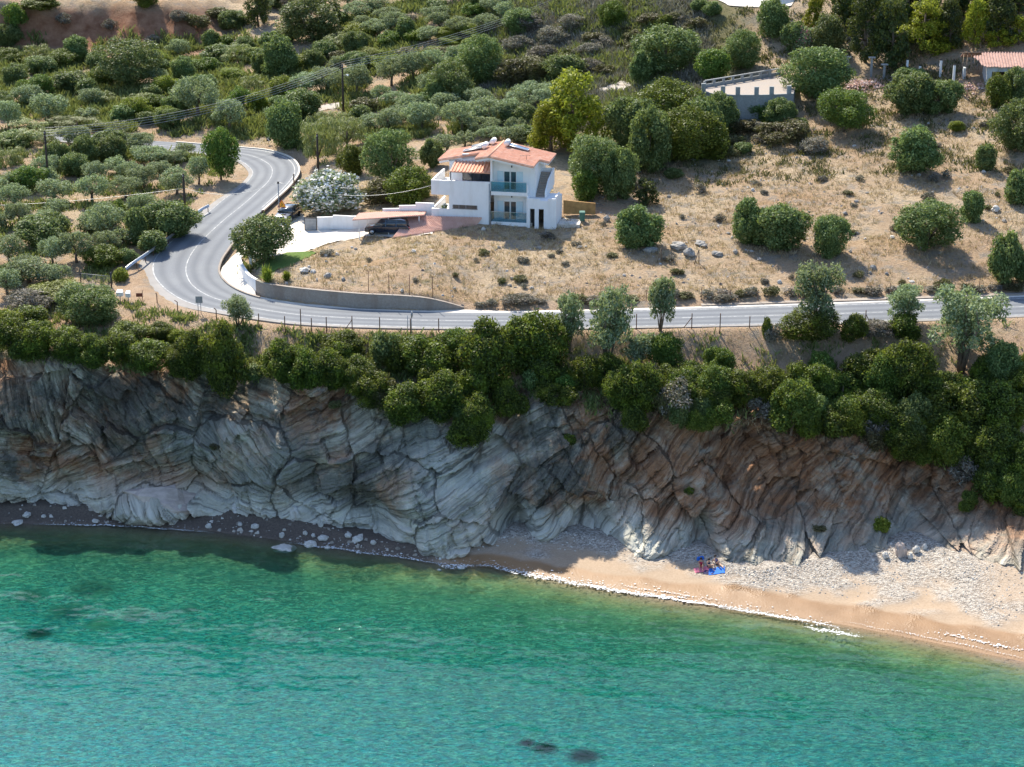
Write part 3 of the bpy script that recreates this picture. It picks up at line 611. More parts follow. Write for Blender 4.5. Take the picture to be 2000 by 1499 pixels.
M.update(
 olive=m_leaf('olive_leaves', ((.09, .125, .06), (.215, .28, .145), (.41, .47, .31)), .40, .15, .65),
 dense=m_leaf('dense_leaves', ((.05, .085, .025), (.13, .195, .065), (.24, .31, .12)), .36, patch=(.19, .22, .07), pamt=.35),
 mastic=m_leaf('mastic_leaves', ((.035, .055, .010), (.095, .135, .02), (.20, .25, .035)), .28, patch=(.16, .19, .03), pamt=.45),
 cliffb=m_leaf('cliff_bush_leaves', ((.022, .036, .010), (.065, .095, .018), (.17, .215, .035)), .36, patch=(.24, .30, .03), pamt=.5),
 bright=m_leaf('bright_leaves', ((.04, .08, .015), (.09, .16, .025), (.17, .27, .06)), .35, patch=(.20, .26, .05), pamt=.3),
 pine=m_leaf('pine_needles', ((.09, .115, .012), (.24, .27, .022), (.40, .40, .04)), .38),
 darkpine=m_leaf('dark_pine_needles', ((.018, .035, .014), (.04, .065, .022), (.09, .12, .03)), .25, patch=(.14, .17, .025), pamt=.4),
 walnut=m_leaf('mottled_leaves', ((.045, .07, .025), (.10, .14, .05), (.20, .22, .08)), .3, patch=(.24, .23, .08), pamt=.4),
 dry=m_leaf('dry_twigs', ((.12, .10, .08), (.22, .195, .16), (.36, .33, .28)), .15, .1, .9, patch=(.15, .16, .08), pamt=.3),
 brown=m_leaf('brown_scrub_leaves', ((.06, .055, .025), (.13, .115, .055), (.22, .19, .09)), .2, patch=(.11, .14, .03), pamt=.5),
 lime=m_leaf('lime_leaves', ((.09, .12, .015), (.20, .26, .03), (.31, .36, .06)), .4),
 reed=m_leaf('reed_blades', ((.10, .13, .04), (.21, .26, .09), (.36, .39, .17)), .35, patch=(.30, .29, .13), pamt=.4),
 flower=m_leaf('white_blossom', ((.62, .60, .56), (.78, .77, .74), (.88, .87, .85)), .15, .2, .8),
 pink=m_leaf('pink_blossom', ((.50, .10, .22), (.62, .16, .30), (.70, .30, .42)), .2, .2, .8),
 bark=plain('bark', (.17, .13, .10), .95, 0, .4, 6, .1, bump=.6), bark_dark=plain('dark_bark', (.07, .055, .045), .95, 0, .4, 6, .1, bump=.6))
_seed = [100]
def leafcloud(clumps, n, ls, asp=1.8, out=.55, r_=None, up=.25, core=None, blade=False):
    """clumps (k,4): centre and radius in crown units; leaves lie on their outer shells"""
    r_ = r_ or np.random.default_rng(_seed[0]); _seed[0] += 1
    c = np.array(clumps); wgt = c[:, 3] ** 2; k = r_.choice(len(c), size=int(n * 1.7), p=wgt / wgt.sum())
    d = r_.normal(size=(len(k), 3)); d[:, 2] += up; d /= np.linalg.norm(d, axis=1)[:, None]
    rad = c[k, 3] * (1 + .21 * r_.normal(size=len(k))) * (1 + .22 * pn(d[:, 0] * 3 + k, d[:, 1] * 3, d[:, 2] * 3))
    p = c[k, :3] + d * rad[:, None]
    # drop leaves buried inside another clump
    keep = np.ones(len(p), bool)
    for j in range(len(c)):
        dj = np.linalg.norm(p - c[j, :3], axis=1); keep &= (dj > c[j, 3] * .72) | (k == j)
    p, d = p[keep][:n], d[keep][:n]; m = len(p)
    nrm = d * out + r_.normal(size=(m, 3)) * (1 - out) * .75; nrm /= np.linalg.norm(nrm, axis=1)[:, None]
    a = np.cross(nrm, r_.normal(size=(m, 3))) if not blade else np.cross(nrm, np.cross(np.array([0, 0, 1.]) + .25 * r_.normal(size=(m, 3)), nrm))
    a /= np.linalg.norm(a, axis=1)[:, None] + 1e-9; b = np.cross(nrm, a)
    s = ls * r_.uniform(.6, 1.35, size=m)[:, None]; a = a * s * asp * .5; b = b * s * .5
    V = np.stack([p - a, p - b * 1 + a * .1, p + a, p + b * 1 + a * .1], 1).reshape(-1, 3)
    F = np.arange(4 * m).reshape(m, 4); return V, F, np.repeat(r_.random(m), 1)
def dome(r_, n, rx=.36, rz=.36, cz=.5, rr=(.13, .22), low=.1, lobes=0, flat=1.):
    out = []; n += n // 4
    for i in range(n):
        d = r_.normal(size=3); d /= np.linalg.norm(d); d[2] = max(d[2], -low)
        q = r_.uniform(.66, 1.0); rad = r_.uniform(*rr)
        wob = 1 + .22 * math.sin(2 * math.atan2(d[1], d[0]) + lobes)
        if i % 5 == 4: q *= 1.18; rad *= .6
        out.append((d[0] * rx * q * wob, d[1] * rx * q / wob, max(rad * .8, cz + d[2] * rz * q), rad * flat))
    return out
KINDS = {
 # kind: (category, noun, colour word, material, builder)
 'O': ('olive tree', 'olive_tree', 'olive', 'silvery grey-green olive tree'),
 'D': ('tree', 'evergreen_tree', 'dense', 'dense grey-green evergreen'),
 'F': ('bush', 'round_bush', 'dense', 'rounded green field bush'),
 'B': ('bush', 'mastic_bush', 'mastic', 'dark green mastic bush'),
 'C': ('bush', 'cliff_bush', 'cliffb', 'dark cliff-edge bush'),
 'G': ('tree', 'leafy_tree', 'bright', 'bright green leafy tree'),
 'P': ('pine tree', 'pine_tree', 'pine', 'yellow-green pine tree'),
 'N': ('pine tree', 'pine_tree', 'darkpine', 'dark pine tree'),
 'W': ('tree', 'walnut_tree', 'walnut', 'mottled green broadleaf tree'),
 'S': ('shrub', 'dry_shrub', 'dry', 'dry grey twiggy shrub'),
 'X': ('shrub', 'scrub_bush', 'brown', 'brownish olive-green scrub bush'),
 'Y': ('bush', 'lime_green_bush', 'lime', 'lime green bush'),
 'R': ('reeds', 'reed_clump', 'reed', 'pale green reed clump'),
 'T': ('olive tree', 'wild_olive_tree', 'olive', 'open-crowned wild olive'),
}
_protos = {}
def trunk_mb(r_, kind, cz):
    m = MB()
    if kind in 'O':
        top = .42; m.tube([(0, 0, -.05), (.03, .01, top * .4), (.0, .03, top)], [.05, .038, .03], 6)
        for i in range(4):
            a = i * 1.57 + r_.uniform(-.4, .4); m.tube([(0, .02, top * .75), (.13 * math.cos(a), .13 * math.sin(a), top * 1.15), (.26 * math.cos(a), .26 * math.sin(a), .66)], [.028, .02, .01], 5)
    elif kind == 'T':
        for i in range(5):
            a = i * 1.26 + r_.uniform(-.4, .4); b = r_.uniform(.12, .3)
            m.tube([(.02 * math.cos(a), .02 * math.sin(a), -.04), (b * .45 * math.cos(a), b * .45 * math.sin(a), .3), (b * math.cos(a + .3), b * math.sin(a + .3), .62), (b * 1.25 * math.cos(a), b * 1.25 * math.sin(a), .82)], [.022, .017, .012, .005], 5)
            for q in range(3):
                z = r_.uniform(.3, .6); f = z * 1.2; e = a + r_.uniform(-1.2, 1.2)
                p0 = Vector((b * f * .75 * math.cos(a), b * f * .75 * math.sin(a), z)); m.tube([p0, p0 + Vector((.12 * math.cos(e), .12 * math.sin(e), .12))], [.009, .003], 4)
    elif kind in 'PN':
        m.tube([(0, 0, -.05), (.02, .01, .4), (.0, .0, .86)], [.035, .026, .008], 7)
        for i in range(9):
            a = i * 2.4; z = .25 + i * .06; L = .34 - i * .018; m.tube([(0, 0, z), (L * .6 * math.cos(a), L * .6 * math.sin(a), z + .04), (L * math.cos(a), L * math.sin(a), z + .09)], [.014, .009, .004], 4)
    else:
        m.tube([(0, 0, -.05), (.01, .0, .25), (.0, .01, .55)], [.03, .024, .01], 6)
        for i in range(5):
            a = i * 1.26 + r_.uniform(-.3, .3); m.tube([(0, 0, .12), (.12 * math.cos(a), .12 * math.sin(a), .35), (.22 * math.cos(a), .22 * math.sin(a), .6)], [.018, .012, .005], 4)
    return m
def proto(kind, cls, var):
    key = (kind, cls, var)
    if key in _protos: return _protos[key]
    r_ = np.random.default_rng(hash((ord(kind), cls, var)) % 99991)
    ls = (.070, .040, .026, .0185)[cls]; cov = 1.6; asp = 1.8; out = .5; blade = False
    nc = (9, 16, 26, 40)[cls]; rs = (1.25, 1., .82, .66)[cls]; lob = r_.uniform(0, 6)
    if kind == 'O': cl = dome(r_, nc + 7, .42, .28, .58, (.10 * rs, .18 * rs), .85, lob); asp = 2.4; cov = 1.05; out = .4
    elif kind == 'T': cl = [(.34 * math.cos(a) * q, .34 * math.sin(a) * q, z, r) for a, q, z, r in zip(r_.uniform(0, 6.3, nc + 18), r_.uniform(.1, 1.15, nc + 18), r_.uniform(.36, .92, nc + 18), r_.uniform(.09, .16, nc + 18) * rs)]; asp = 2.2; cov = 1.15; out = .35
    elif kind == 'P':
        cl = []
        for i in range(nc + 14):
            z = r_.uniform(.10, .92); rr_ = .46 * (1.1 - z) ** .5 * r_.uniform(.5, 1.0); a = r_.uniform(0, 6.3); cl.append((rr_ * math.cos(a), rr_ * math.sin(a), z, r_.uniform(.09, .15) * rs))
        cov = 1.7; asp = 2.6; out = .45
    elif kind == 'N':
        cl = []
        for i in range(nc + 16):
            z = r_.uniform(.1, .93); rr_ = .42 * (1.1 - z) ** .5 * r_.uniform(.4, 1.0); a = r_.uniform(0, 6.3); cl.append((rr_ * math.cos(a), rr_ * math.sin(a), z, r_.uniform(.08, .14) * rs))
        cov = 1.6; asp = 2.2
    elif kind in 'FD': cl = dome(r_, nc + 14, .37, .40, .46, (.13 * rs, .20 * rs), .95, lob); cov = 1.9; asp = 2.0
    elif kind in 'SX': cl = dome(r_, nc + 4, .38, .36, .40, (.13 * rs, .2 * rs), .9, lob); cov = 1.0 if kind == 'S' else 1.3; asp = 3.0; out = .2
    elif kind == 'R':
        cl = [(r_.uniform(-.4, .4), r_.uniform(-.4, .4), r_.uniform(.2, .82), .14 * rs) for i in range(nc + 8)]; asp = 6.5; cov = .75; blade = True; out = .75; ls *= .62
    elif kind in 'GW': cl = dome(r_, nc + 12, .39, .38, .50, (.13 * rs, .2 * rs), .85, lob); cov = 1.35; asp = 1.3; ls *= 1.15; out = .45
    else: cl = dome(r_, nc + 12, .38, .40, .44, (.13 * rs, .21 * rs), .95, lob); cov = 1.5; asp = 1.6
    area = sum(c[3] ** 2 for c in cl) * 12.57 * .55
    n = int(min(17000, cov * area / (.5 * asp * ls * ls)))
    V, F, rn = leafcloud(cl, n, ls, asp, out, r_, blade=blade)
    nm = 'crown' if kind in 'ODGPNWT' else 'foliage'
    o = mesh_np(nm, V, F, M[KINDS[kind][2]], attrs=[('rnd', 'FACE', rn)])
    tr = trunk_mb(r_, kind, .5).build('trunk' if kind in 'ODGPNWT' else 'stem', M['bark'])
    me, tm = o.data, tr.data; bpy.data.objects.remove(o); bpy.data.objects.remove(tr)
    _protos[key] = (me, tm, nm); return _protos[key]
PLANTS = []      # dict(px, py, w, kind, obj)
def plant(kind, cx, bottom, w, h, zone, surf=None, yaw=None):
    w *= random.uniform(.92, 1.1)
    base = bottom - .16 * w * .6
    p = P(cx, base) if surf is None else surf
    f = p.y * CP - (p.z - CAMZ) * SP; sc = FPX / f; wm = w / sc * 1.04; hm = max(.5, (h - .10 * w) / sc / .95) * (1.12 if kind in 'ODG' else 1.04)
    cls = 0 if wm < 1.7 else 1 if wm < 3.4 else 2 if wm < 6.2 else 3
    me, tm, nm = proto(kind, cls, random.randrange(3 if cls > 0 else 2))
    info = KINDS[kind]; o = empty(info[1], (p.x, p.y, p.z - .05), random.uniform(0, 6.28) if yaw is None else yaw); o.scale = (wm * random.uniform(.86, 1.12), wm * random.uniform(.86, 1.12), hm); o.rotation_euler = (random.uniform(-.09, .09), random.uniform(-.09, .09), o.rotation_euler.z)
    c = bpy.data.objects.new(nm, me); COL.objects.link(c); c.parent = o
    if wm > 1.6: t_ = bpy.data.objects.new('trunk' if nm == 'crown' else 'stem', tm); COL.objects.link(t_); t_.parent = o
    o['category'] = info[0]
    PLANTS.append(dict(px=cx, py=bottom - h / 2, bot=bottom, w=w, h=h, kind=kind, o=o, zone=zone)); return o
EXPL = """
G 32 55 38 44;D 18 95 52 48;B 75 24 70 35;B 285 18 50 40;N 505 58 62 78;S 125 48 32 24;S 215 58 30 22;S 350 44 40 26;S 300 85 30 18;X 385 60 60 36;X 425 42 50 30;D 452 62 55 38
D 415 102 40 40;G 440 104 40 30;W 250 183 135 104;B 125 138 78 45;B 20 126 50 32;D 80 150 62 38;D 28 172 60 44;D 135 190 88 50;G 205 172 50 42;O 55 215 70 45;O 95 246 88 58;O 18 255 52 55;O 178 214 60 38
D 360 165 60 50;D 430 128 70 38;G 400 150 60 34;Y 490 125 50 34;Y 455 160 50 28;D 508 148 34 44;O 385 240 92 86;R 270 212 60 30;R 200 210 66 30;R 60 262 90 32;R 35 296 80 44;R 150 262 110 34;R 232 268 50 32;R 20 330 60 42
D 330 258 50 45;O 450 262 68 64;D 110 332 56 52;D 170 326 70 58;D 222 320 55 52;O 275 300 60 38;O 292 328 70 40;G 60 380 68 52;O 340 326 56 30;O 360 306 40 24;G 432 358 66 96;O 388 366 55 56
P 1076 306 104 104;D 1212 396 76 104;D 1238 304 104 112;D 1402 272 78 84;B 1384 316 88 84;B 1402 252 58 44;X 1442 262 74 36;D 1522 252 60 56;G 1506 240 50 30;N 1262 404 60 50;D 1098 168 80 60;O 150 294 74 44;D 216 298 70 42;R 90 292 80 40;D 30 292 60 36;O 262 298 50 34;C 1012 806 30 34;C 1345 968 26 18;X 420 880 24 14;Y 1722 1040 30 30;X 1600 1040 24 14;C 1888 1000 40 44;X 655 800 26 18;C 1110 870 28 22;O 30 412 60 48;O 106 404 72 50;O 182 404 72 58;O 245 394 60 46;O 282 374 60 48;O 345 388 72 56;O 228 346 52 36;O 312 352 58 34;O 38 446 66 48;D 78 490 92 64;O 18 522 66 58;O 202 476 74 72;O 112 430 48 38;O 278 442 60 58
G 236 424 28 28;D 330 470 96 72;D 270 480 40 66;D 300 496 56 40;O 150 520 80 64;O 104 522 70 54;O 58 560 90 54;B 205 528 76 50;D 250 516 36 28;O 108 566 72 46;O 15 582 60 52;Y 105 592 118 42;Y 237 552 26 28
S 60 612 92 50;S 128 602 50 40;D 172 644 118 86;Y 18 660 60 58;C 25 704 80 84;C 72 704 88 78;C 132 706 88 70;C 62 646 70 46;C 185 722 90 70;C 240 712 68 60;C 250 682 88 52;C 312 674 80 44;Y 350 678 44 36;C 292 732 88 68;C 350 738 78 70;C 385 712 50 52
C 446 772 108 140;T 465 646 64 64;C 556 752 100 88;C 600 742 60 58;C 642 764 80 80;C 670 704 92 58;D 756 722 60 70;C 700 766 88 70;C 724 802 88 78;C 830 740 108 88;C 790 832 96 86;G 892 716 76 70;C 950 764 108 140;C 1042 738 116 132;C 1000 704 76 60;C 868 824 96 98;C 928 862 88 90;C 906 876 60 56;C 986 812 52 60
T 1112 694 66 112;T 1184 726 100 152;T 1290 652 66 98;T 1244 724 58 66;C 1140 768 70 70;C 1188 766 76 76;C 1064 764 60 60;G 1302 732 86 76;G 1392 722 44 40;G 1412 740 56 54;C 1352 766 70 60;C 1216 802 84 86;C 1238 848 56 50;C 1292 776 70 66;C 1340 804 70 70;C 1390 816 78 70;C 1442 796 80 78;C 1500 796 88 84;S 1492 816 56 46;C 1535 826 76 70;G 1602 736 60 44;C 1600 786 86 76;C 1645 796 70 70;C 1560 766 60 60;C 1574 856 66 64;C 1622 856 66 58
C 1700 766 100 82;C 1770 792 104 128;C 1702 836 96 78;C 1762 858 106 76;Y 1752 852 76 30;C 1806 866 96 84;C 1850 856 116 112;C 1830 806 90 80;T 1876 748 188 176;C 1900 826 100 90;C 1950 852 120 108;C 1992 806 80 90;C 1938 926 104 110;C 1982 964 104 120;C 1896 902 80 90;C 1858 894 70 70;C 1932 984 76 66;C 1992 1012 66 56;C 1996 728 34 38;T 1592 650 104 126;C 1582 678 130 78;C 1666 670 50 60;S 1512 668 38 42;B 1497 660 20 38;T 1770 640 84 76;C 1768 668 62 52;S 1710 662 70 38
D 1966 562 62 100;D 1998 560 40 56;F 1783 346 94 94;F 1992 304 106 108;F 1246 494 104 94;F 1464 484 80 98;F 1522 494 94 94;F 1622 508 74 88;F 1808 498 118 108;F 1898 438 52 62;F 1988 404 60 70;F 1926 336 36 52;Y 1869 258 32 22
D 1588 204 134 108;G 1648 268 116 86;D 1780 232 92 88;D 1834 230 80 72;D 1775 178 70 46;X 1530 286 100 56;S 1590 304 70 40;Y 1520 226 56 28;D 1485 232 50 40;B 1948 212 46 62;D 1985 206 60 68;N 1690 132 90 138;N 1742 140 92 134;P 1800 112 130 104;N 1855 104 84 96;P 1902 94 60 88;N 1952 92 90 100;P 1948 100 56 48;P 1990 92 46 54;D 1505 80 58 76;D 1552 104 48 56;W 1614 112 76 82;N 1650 60 80 90;N 1765 60 90 90;N 1900 36 90 70;P 1590 64 46 62;N 1990 40 80 80
P 1120 308 186 158;B 1308 268 150 118;D 1166 388 122 120;D 1266 344 106 124;B 1336 324 124 118;D 1372 302 76 108;G 1142 398 58 60;D 1302 156 148 100;D 1252 168 50 64;G 1392 168 78 66;D 1450 144 90 80;B 1196 54 54 52;S 1030 62 70 38;S 1080 88 70 38;S 1060 120 66 34;S 1120 60 60 34;S 1150 112 50 30;S 1010 104 60 36;X 1040 168 100 64;X 1098 158 80 56;S 1150 146 60 34;X 1180 150 40 26;X 1270 52 58 28;B 1296 58 28 28;D 1366 26 30 26;D 1392 34 32 28;S 1180 92 46 24;X 1160 84 46 22
O 1046 222 100 56;D 1015 250 60 46;F 1020 278 46 34;W 612 94 140 98;D 545 157 82 80;O 700 42 60 36;O 772 62 60 36;D 792 82 36 42;O 738 74 58 34;O 735 28 54 30;O 852 46 58 32;G 925 38 60 30;O 962 32 60 34;O 902 72 60 36;O 840 88 56 34;O 950 68 60 36;D 1012 68 72 48
O 695 192 66 62;O 765 174 66 58;O 806 162 60 56;O 852 146 60 46;O 902 130 58 40;O 640 186 66 50;O 600 192 66 46;D 878 208 96 84;D 936 172 100 96;D 850 216 50 56;X 1002 174 70 64;D 592 238 84 58;D 560 296 76 94;R 622 326 86 96;R 678 296 76 66;R 655 262 66 46;B 690 348 60 70;D 762 366 104 106;X 742 404 80 58;B 795 404 88 78;O 822 264 80 60;O 762 268 58 50;O 902 266 80 62;O 952 252 80 56;O 992 246 60 50;O 868 228 64 44;O 806 232 60 44;O 932 216 62 40;X 712 224 60 36;D 704 244 44 34
O 872 304 60 38;O 908 292 50 34;O 962 282 56 34;D 842 332 46 56;O 1004 288 50 38;W 522 518 112 94
"""
for tok in EXPL.replace('\n', ';').split(';'):
    q = tok.split()
    if len(q) == 5: plant(q[0], *map(float, q[1:]), 'x')
def fill(poly, kinds, wr, hr, spacing, n, overlap=.5):
    xs = [p[0] for p in poly]; ys = [p[1] for p in poly]; cnt = 0
    for _ in range(n * 40):
        if cnt >= n: break
        x, y = random.uniform(min(xs), max(xs)), random.uniform(min(ys), max(ys))
        if not inpoly(np.array([x]), np.array([y]), poly)[0]: continue
        if any(abs(x - q['px']) < (spacing + q['w'] * overlap) * .5 and abs(y - q['bot']) < (spacing * .8 + q['h'] * overlap * .6) * .5 for q in PLANTS): continue
        p = hit0(x, y)
        if road_near(p[0:1], p[1:2])[0][0] < 1.6: continue
        k = random.choice(kinds); w_ = random.uniform(*wr); plant(k, x, y, w_, w_ * random.uniform(*hr), 'f'); cnt += 1
fill([(0, 110), (60, 130), (200, 110), (380, 110), (560, 80), (700, 60), (700, 190), (560, 260), (400, 262), (0, 290)], 'ODDGRDY', (40, 62), (.6, .85), 20, 46)
fill([(430, 10), (1000, 10), (1000, 60), (430, 70)], 'OODOS', (36, 54), (.6, .8), 18, 16)
fill([(560, 80), (1000, 70), (960, 110), (620, 150), (560, 140)], 'YYRXG', (40, 60), (.4, .6), 16, 18)
fill([(0, 320), (200, 330), (430, 372), (360, 400), (250, 510), (0, 590)], 'OOOD', (46, 66), (.65, .85), 20, 16)
fill([(1160, 330), (1230, 300), (1400, 290), (1560, 270), (1560, 300), (1330, 350), (1230, 380)], 'XDS', (30, 52), (.5, .7), 12, 12)
fill([(1040, 130), (1240, 60), (1400, 20), (1420, 60), (1230, 150), (1120, 190)], 'SXX', (20, 40), (.5, .7), 16, 14)
fill([(1390, 220), (1560, 210), (1600, 280), (1480, 270)], 'XSYD', (28, 46), (.5, .7), 10, 8)
fill([(730, 200), (1000, 190), (1080, 240), (1000, 290), (860, 290), (730, 270)], 'OOD', (46, 66), (.6, .8), 16, 10)
fill([(1640, 10), (2000, 10), (2000, 100), (1720, 130)], 'NNP', (60, 90), (.9, 1.2), 30, 10)
fill([(0, 700), (500, 740), (880, 770), (1160, 740), (1480, 770), (2000, 760), (2000, 960), (1860, 900), (1600, 850), (1200, 800), (900, 840), (700, 790), (300, 735), (0, 715)], 'CCDGYXCB', (28, 88), (.7, 1.3), 14, 34, .35)
fill([(1180, 800), (1420, 800), (1700, 840), (1880, 860), (2000, 900), (2000, 1010), (1930, 990), (1870, 930), (1700, 884), (1560, 868), (1400, 845), (1240, 840)], 'CCDXGSB', (30, 92), (.75, 1.3), 10, 34, .3)
fill([(640, 720), (960, 740), (980, 850), (900, 870), (840, 850), (720, 790)], 'CC', (50, 70), (.9, 1.1), 12, 8, .35)
for poly, n in (([(1180, 430), (1300, 380), (1700, 300), (2000, 230), (2000, 560), (1100, 560), (960, 480)], 44), ([(620, 500), (960, 470), (1100, 570), (900, 580), (640, 540)], 10)):
    fill(poly, 'SSXS', (12, 28), (.5, .8), 12, n, .6)
for x in list(range(930, 2000, 34)):
    x += random.uniform(-10, 10); yb = float(np.interp(x, [900, 1100, 1400, 1700, 2000], [603, 600, 589, 580, 568])) - random.uniform(0, 8); w_ = random.uniform(20, 46)
    plant(random.choice('XSS'), x, yb, w_, w_ * random.uniform(.4, .75), 'r')
fill([(700, 0), (760, 1), (1000, 2), (1000, 20), (640, 20)], 'OO', (40, 50), (.6, .7), 14, 5)

# oleander in white flower, pink oleander and the two spiky garden plants
def blossomed(name, cx, bottom, w_, h_, fl, lab, nfl=1500):
    p = P(cx, bottom - .1 * w_); f = p.y * CP - (p.z - CAMZ) * SP; sc = FPX / f; wm, hm = w_ / sc, (h_ - .12 * w_) / sc
    r_ = np.random.default_rng(77); cl = dome(r_, 34, .38, .40, .45, (.11, .17), .95, 1.)
    o = empty(name, (p.x, p.y, p.z - .05)); o.scale = (wm, wm * .9, hm)
    V, F, rn = leafcloud(cl, 4200, .036, 2.4, .4, r_); mesh_np('foliage', V, F, M['olive'], o, attrs=[('rnd', 'FACE', rn)])
    cl2 = [(a, b, c, d * 1.07) for a, b, c, d in cl]; V, F, rn = leafcloud(cl2, nfl, .046, 1.1, .5, r_, up=.35); fo = mesh_np('blossom', V, F, M[fl], o, attrs=[('rnd', 'FACE', rn)])
    trunk_mb(r_, 'C', .5).build('stem', M['bark'], o); tag(o, lab, 'oleander'); PLANTS.append(dict(px=cx, py=bottom - h_ / 2, bot=bottom, w=w_, h=h_, kind='L', o=o, zone='x'))
blossomed('white_oleander', 646, 428, 130, 98, 'flower', 'large oleander covered in white blossom behind the long white wall', 3800)
blossomed('pink_oleander', 1570, 106, 56, 56, 'pink', 'oleander with pink flowers on the slope above the round evergreen', 500)
def rosette(cx, bottom, w_, h_, lab):
    p = P(cx, bottom - 4); f = p.y * CP - (p.z - CAMZ) * SP; sc = FPX / f; wm, hm = w_ / sc, h_ / sc
    V, F, rn = [], [], []
    for i in range(150):
        a = random.random() * 6.283; el = random.uniform(.15, 1.45); L = random.uniform(.7, 1.); base = Vector((random.gauss(0, .07 * wm), random.gauss(0, .07 * wm), random.uniform(0, .35 * hm)))
        d = Vector((math.cos(a) * math.cos(el) * wm * .5, math.sin(a) * math.cos(el) * wm * .5, math.sin(el) * hm * .75)) * L; s = Vector((-math.sin(a), math.cos(a), 0)) * .05
        b0 = len(V); V += [base - s, base + s, base + d * .6 + s, base + d * 1.0 + Vector((0, 0, -.12)) , base + d * .6 - s]; F += [(b0, b0 + 1, b0 + 2, b0 + 4), (b0 + 4, b0 + 2, b0 + 3, b0 + 3)]; rn += [random.random()] * 2
    F2 = [f for f in F if len(set(f)) == 4]; F3 = [(f[0], f[1], f[2]) for f in F if len(set(f)) == 3]
    me = bpy.data.meshes.new('spiky_plant'); me.from_pydata(V, [], F2 + F3); at = me.attributes.new('rnd', 'FLOAT', 'FACE'); at.data.foreach_set('value', np.random.default_rng(1).random(len(me.polygons)).astype(np.float32))
    me.materials.append(M['lime']); o = bpy.data.objects.new('spiky_plant', me); COL.objects.link(o); o.location = p; tag(o, lab, 'plant')
rosette(522, 556, 44, 42, 'big spiky lime green plant at the corner of the grey wall'); rosette(560, 552, 30, 24, 'small spiky plant behind the start of the grey wall')
# ------------------------------------------------------------------ built things
M.update(
 white=plain('white_plaster', (.86, .85, .84), .8, 0, .03, 1.2, .2, (.74, .72, .69)), whitetrim=plain('white_trim', (.84, .83, .81), .7, 0, .03), dark=plain('dark_metal', (.03, .03, .035), .5, .3),
 glass=plain('dark_glass', (.035, .05, .065), .08, 0, .3, 2, .8), shutter=plain('pale_shutter', (.62, .74, .78), .5, 0, .05), steel=plain('galvanised_steel', (.50, .52, .54), .4, .7, .15, 4),
 galv=plain('dull_steel', (.30, .31, .32), .6, .3, .2), rust=plain('rusty_steel', (.14, .075, .05), .9, 0, .4, 6), wood=plain('weathered_wood', (.20, .145, .10), .9, 0, .35, 5, .1), paintwhite=plain('white_metal', (.75, .75, .74), .5, 0, .06),
 patio=m_conc('patio_concrete', (.28, .24, .205), (.37, .32, .28), (.4, .3, .2), True), rock=plain('grey_limestone', (.36, .34, .31), .95, 0, .35, 3, .15, (.18, .17, .15), bump=.7), rockpale=plain('pale_limestone', (.60, .57, .52), .95, 0, .2, 3, .15, (.42, .36, .28), bump=.6),
 rockpink=plain('pinkish_rock', (.52, .42, .36), .95, 0, .25, 3, .15, (.3, .24, .2), bump=.6), weed=plain('dark_weed_rock', (.012, .022, .018), .9, 0, .5, 3, .1), conc=m_conc('old_concrete', (.24, .25, .25), (.36, .37, .36), (.17, .17, .16), True),
 skin=plain('skin', (.46, .27, .18), .6, 0, .05), red=plain('crimson_cloth', (.50, .03, .07), .8, 0, .1), pinkc=plain('pink_towel', (.75, .22, .30), .9, 0, .1), blue=plain('blue_towel', (.03, .16, .58), .9, 0, .15), navy=plain('navy_cloth', (.03, .03, .09), .9), hair=plain('dark_hair', (.02, .014, .01), .7),
 tyre=plain('tyre_rubber', (.02, .02, .02), .9), lamp=plain('lamp_glass', (.8, .8, .78), .15, 0, .02, 2, .7), solar=plain('solar_panel', (.10, .13, .19), .12, 0, .1, 2, .8), brownsign=plain('brown_sign_board', (.20, .06, .035), .6), orange=plain('orange_yellow_sign', (.85, .38, .03), .5, 0, .03), signred=plain('sign_red', (.6, .05, .03), .5))
def m_tile(name, a, b, c_):
    t = NT(name); p = t.pos(obj=True); n = t.noise(p, 2.2, 5, .7); v = t.vor(t.pos((2.6, 4.2, 1), obj=True), 1.0, 'F1', 'Color')
    c = t.ramp(n, (.3, a), (.7, b)); s = t.n('ShaderNodeSeparateColor', i_0=v).outputs[0]; c = t.mix(t.ramp(s, (.5, 0.), (.9, .5)), c, c_); t.bsdf(c, .85, 0, None, .2); return t.m
M['tile'] = m_tile('terracotta_tiles', (.62, .30, .19), (.76, .42, .29), (.80, .54, .40)); M['tilepink'] = m_tile('pale_terracotta_tiles', (.62, .36, .28), (.72, .45, .36), (.76, .52, .43)); M['tileold'] = m_tile('old_terracotta_tiles', (.48, .28, .22), (.62, .40, .32), (.36, .22, .17))
def m_pane():
    t = NT('tinted_balcony_glass'); g = t.n('ShaderNodeBsdfGlossy', i_Color=(.8, .9, .95), i_Roughness=.05); d = t.n('ShaderNodeBsdfTransparent', i_Color=(.58, .78, .84)); f = t.n('ShaderNodeBsdfDiffuse', i_Color=(.10, .32, .40))
    a = t.n('ShaderNodeMixShader'); a.inputs[0].default_value = .10; t.set(a.inputs[1], d.outputs[0]); t.set(a.inputs[2], f.outputs[0]); b = t.n('ShaderNodeMixShader'); b.inputs[0].default_value = .10; t.set(b.inputs[1], a.outputs[0]); t.set(b.inputs[2], g.outputs[0])
    t.t.links.new(b.outputs[0], t.out.inputs[0]); return t.m
M['pane'] = m_pane()
def paint_car(name, col):
    t = NT(name); t.bsdf(col, .22, .5, None, .6, Coat_Weight=.8, Coat_Roughness=.06); return t.m
M['cardark'] = paint_car('dark_grey_car_paint', (.03, .035, .045)); M['carblue'] = paint_car('dark_blue_car_paint', (.015, .03, .06))

